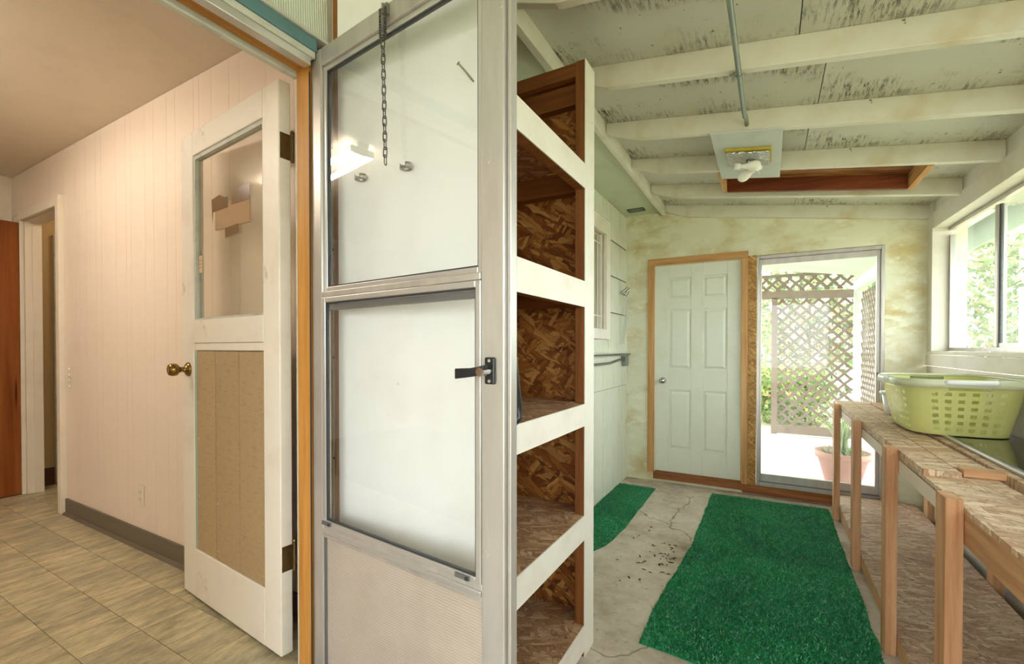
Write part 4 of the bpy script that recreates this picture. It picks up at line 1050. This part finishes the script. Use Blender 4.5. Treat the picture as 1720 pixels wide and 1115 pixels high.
# ---- kitchen wall plates
def plate(name, x, z, label, h=.115, toggles=True):
    t = thing(name, (x, 1.196, z - h / 2), label, 'wall plate')
    cv = bx('cover_plate', x - .035, x + .035, 1.193, 1.1985, z - h / 2, z + h / 2, 'plate_cream', t, bev=.002)
    for dz in (-.02, .02):
        if toggles: bx('toggle', x - .006, x + .006, 1.184, 1.1928, z + dz - .008, z + dz + .008, 'plate_cream', cv)
        else:
            rc = obj('receptacle', G().lathe([(.017, 0), (.016, .0025)], (x, 1.1928, z + dz), (0, -1, 0), 16), 'plate_cream', cv)
            for dx in (-.006, .006): bx('slot', x + dx - .001, x + dx + .001, 1.1896, 1.1902, z + dz - .002, z + dz + .006, 'slot_dark', cv)
plate('light_switch', -4.05, 1.165, 'upper cream light switch plate beside the far kitchen doorway', .07)
plate('light_switch', -4.05, 1.09, 'lower cream light switch plate beside the far kitchen doorway', .07)
plate('wall_outlet', -3.06, .495, 'cream double outlet low on the panelled kitchen wall', .118, False)

# ---- kitchen fluorescent light (seen mirrored in the door glass)
FL = thing('fluorescent_light', (-3.16, .07, 2.575), 'twin-tube fluorescent ceiling light of the kitchen, mirrored in the door glass', 'ceiling light')
bx('housing', -3.80, -2.52, .03, .11, 2.625, 2.659, 'plate_cream', FL, bev=.004)
for y in (.0, .14):
    obj('tube', G().tube([(-3.77, y, 2.595), (-2.55, y, 2.595)], .018, 14), 'tube', FL, smooth=True)
    for x in (-3.785, -2.549): bx('tube_holder', x, x + .014, min(y - .012, .04), max(y + .012, .10), 2.585, 2.6245, 'plate_cream', FL)

# ================================================================== OUTDOORS
# lattice screen at the end of the patio
LT = thing('lattice_screen', (.56, 8.05, .015), 'weathered brown diagonal lattice screen standing across the patio', 'lattice')
bx('post', .045, .125, 8.02, 8.10, .015, 2.09, 'lattice_wood', LT)
obj('rail', G().hexa([(-.9, 8.02, 2.10), (1.06, 8.02, 2.045), (1.06, 8.06, 2.045), (-.9, 8.06, 2.10), (-.9, 8.02, 2.22), (1.06, 8.02, 2.16), (1.06, 8.06, 2.16), (-.9, 8.06, 2.22)]), 'lattice_wood', LT)
bx('rail', .126, 1.06, 8.02, 8.06, .03, .16, 'lattice_wood', LT)
bx('rail', -.9, 1.06, 8.02, 8.06, 2.40, 2.44, 'lattice_wood', LT)
def lattice(parent, a0, a1, z0, z1, depth, step=.155, w_=.036, along='x'):
    """clipped diagonal slats, two crossing layers, one object each"""
    for layer, sg in ((0, 1), (1, -1)):
        k0 = (a0 - z1) if sg > 0 else (a0 + z0); k1 = (a1 - z0) if sg > 0 else (a1 + z1); c = k0 + step / 2
        while c < k1:
            # line a - sg*z = c
            pts = []
            for a in (a0, a1):
                z = (a - c) * sg
                if z0 <= z <= z1: pts.append((a, z))
            for z in (z0, z1):
                a = c + sg * z
                if a0 < a < a1: pts.append((a, z))
            if len(pts) >= 2 and math.dist(pts[0], pts[1]) > .05:
                (a, z), (b, y_) = pts[0], pts[1]; q = w_ / 2 * .7071
                poly = [(a - q, z + sg * q), (a + q, z - sg * q), (b + q, y_ - sg * q), (b - q, y_ + sg * q)]
                d0 = depth + layer * .009
                obj('lattice_slat', G().prism(poly, d0, d0 + .008, 'y' if along == 'x' else 'x'), 'lattice_wood', parent)
            c += step
lattice(LT, .126, 1.055, .165, 2.06, 8.062)
lattice(LT, -.85, 1.055, 2.19, 2.40, 8.062)
LS = thing('side_lattice', (1.16, 7.4, .015), 'lattice panel along the side of the patio, seen edge-on', 'lattice')
bx('post', 1.13, 1.19, 6.9, 6.96, .015, 2.139, 'lattice_wood', LS)
lattice(LS, 6.97, 8.05, .2, 2.1, 1.15, along='y')
# potted plant
PT = thing('potted_plant', (.64, 5.45, .015), 'large terracotta pot with grassy plants on the patio', 'potted plant')
obj('pot', G().lathe([(.14, 0), (.145, .005), (.205, .235), (.225, .238), (.232, .30), (.215, .30), (.205, .25), (.19, .235)], (0, 0, 0), n=32), 'terracotta', PT, world=False, smooth=True)
obj('soil', G().lathe([(.19, .236), (.19, .25), (.02, .262)], (0, 0, 0), n=24), 'soil', PT, world=False)
def blades(n, r0, h0, h1, spread, wd, rr, cx=0, cy=0):
    g = G()
    for k in range(n):
        a = rr.uniform(0, 6.28); q = rr.uniform(0, r0); x, y = cx + q * math.cos(a), cy + q * math.sin(a); h = rr.uniform(h0, h1); b = rr.uniform(0, 6.28); sp_ = rr.uniform(.3, 1) * spread
        px_, py_ = -math.sin(b) * wd, math.cos(b) * wd; b0 = len(g.v)
        for i in range(5):
            u_ = i / 4; zz = .25 + h * (u_ * 1.5 - .75 * u_ * u_) ; ww = (1 - u_ * .9)
            xx, yy = x + math.cos(b) * sp_ * u_ ** 1.6, y + math.sin(b) * sp_ * u_ ** 1.6
            g.v += [(xx - px_ * ww, yy - py_ * ww, zz), (xx + px_ * ww, yy + py_ * ww, zz)]
        for i in range(4): g.f.append((b0 + 2 * i, b0 + 2 * i + 1, b0 + 2 * i + 3, b0 + 2 * i + 2))
    return g
obj('tall_leaves', blades(80, .05, .35, .75, .50, .009, random.Random(2)), 'pot_leaf', PT, world=False, kind='stuff')
obj('low_leaves', blades(80, .18, .05, .14, .10, .012, random.Random(3)), 'pot_leaf', PT, world=False, kind='stuff')

def leaves(n, c, rad, size, rr, shell=.35):
    d = rr.normal(size=(n, 3)); d /= np.linalg.norm(d, axis=1)[:, None]; q = rr.uniform(shell, 1, n) ** .6
    lump = 1 + .18 * np.sin(d[:, 0] * 7 + d[:, 2] * 5) + .12 * np.sin(d[:, 1] * 11 + 2)
    p = np.array(c) + d * (q * lump)[:, None] * np.array(rad)
    a = rr.normal(size=(n, 3)); a /= np.linalg.norm(a, axis=1)[:, None]; b = np.cross(a, rr.normal(size=(n, 3))); b /= np.linalg.norm(b, axis=1)[:, None]
    s = (rr.uniform(.6, 1.2, n) * size)[:, None]
    V = np.stack([p - a * s, p + b * s * .45, p + a * s, p - b * s * .45], 1).reshape(-1, 3)
    me = bpy.data.meshes.new('foliage'); me.vertices.add(4 * n); me.vertices.foreach_set('co', V.ravel())
    me.loops.add(4 * n); me.loops.foreach_set('vertex_index', np.arange(4 * n)); me.polygons.add(n)
    me.polygons.foreach_set('loop_start', np.arange(0, 4 * n, 4)); me.polygons.foreach_set('loop_total', np.full(n, 4)); me.update(calc_edges=True)
    return me
def plant(name, base, c, rad, n, size, mat, label, cat, seed, group=None, trunk=.05):
    rr = np.random.default_rng(seed); t = thing(name, base, label, cat, group=group)
    obj('foliage', leaves(n, c, rad, size, rr), mat, t, kind='stuff', fix=False)
    tx = [(base[0], base[1], base[2]), ((base[0] * .6 + c[0] * .4), (base[1] * .6 + c[1] * .4), (base[2] + c[2]) * .45), (c[0], c[1], c[2] + rad[2] * .5)]
    obj('trunk', G().tube(tx, [trunk, trunk * .8, trunk * .3], 8), 'bark', t)
plant('hedge_shrub', (.3, 10.2, -.13), (.3, 10.2, .40), (.8, .6, .65), 2200, .075, 'hedge_leaf', 'leafy shrub behind the middle of the lattice screen', 'shrub', 11, 'shrubs beyond the patio')
plant('hedge_shrub', (2.4, 9.9, -.13), (2.4, 9.9, .3), (.7, .6, .5), 1300, .075, 'hedge_leaf', 'leafy shrub behind the right end of the lattice screen', 'shrub', 12, 'shrubs beyond the patio')
plant('hedge_shrub', (-.45, 11.9, -.13), (-.45, 11.9, 1.0), (.75, .6, 1.15), 2000, .07, 'hedge_leaf', 'leafy shrub left of the lattice post, over the orange fence', 'shrub', 13, 'shrubs beyond the patio')
plant('garden_tree', (1.1, 16.4, -.13), (1.1, 16.4, 2.5), (2.1, 1.2, 2.3), 5200, .12, 'tree_leaf', 'pale leafy tree behind the lattice screen', 'tree', 14, 'trees in the garden')
plant('garden_tree', (4.0, 12.8, -.13), (4.0, 12.8, 1.9), (2.3, 1.3, 2.2), 7500, .10, 'tree_leaf', 'leafy tree with pinkish leaves filling the window above the bench', 'tree', 15, 'trees in the garden')
plant('garden_tree', (4.2, 7.6, -.13), (5.2, 8.4, 2.6), (1.2, 1.2, 1.3), 2600, .10, 'tree_leaf', 'tree with a bare leaning trunk outside the right-hand window pane', 'tree', 16, 'trees in the garden', .10)
OF = thing('board_fence', (-1.4, 11.0, -.13), 'low orange-brown board fence beyond the patio', 'fence')
for k in range(16): bx('fence_board', -2.0 + k * .15, -1.86 + k * .15, 10.98, 11.0, -.13, .95, 'fence_orange', OF)
for z in (.1, .7): bx('fence_rail', -2.0, .4, 11.001, 11.04, z, z + .08, 'fence_orange', OF)
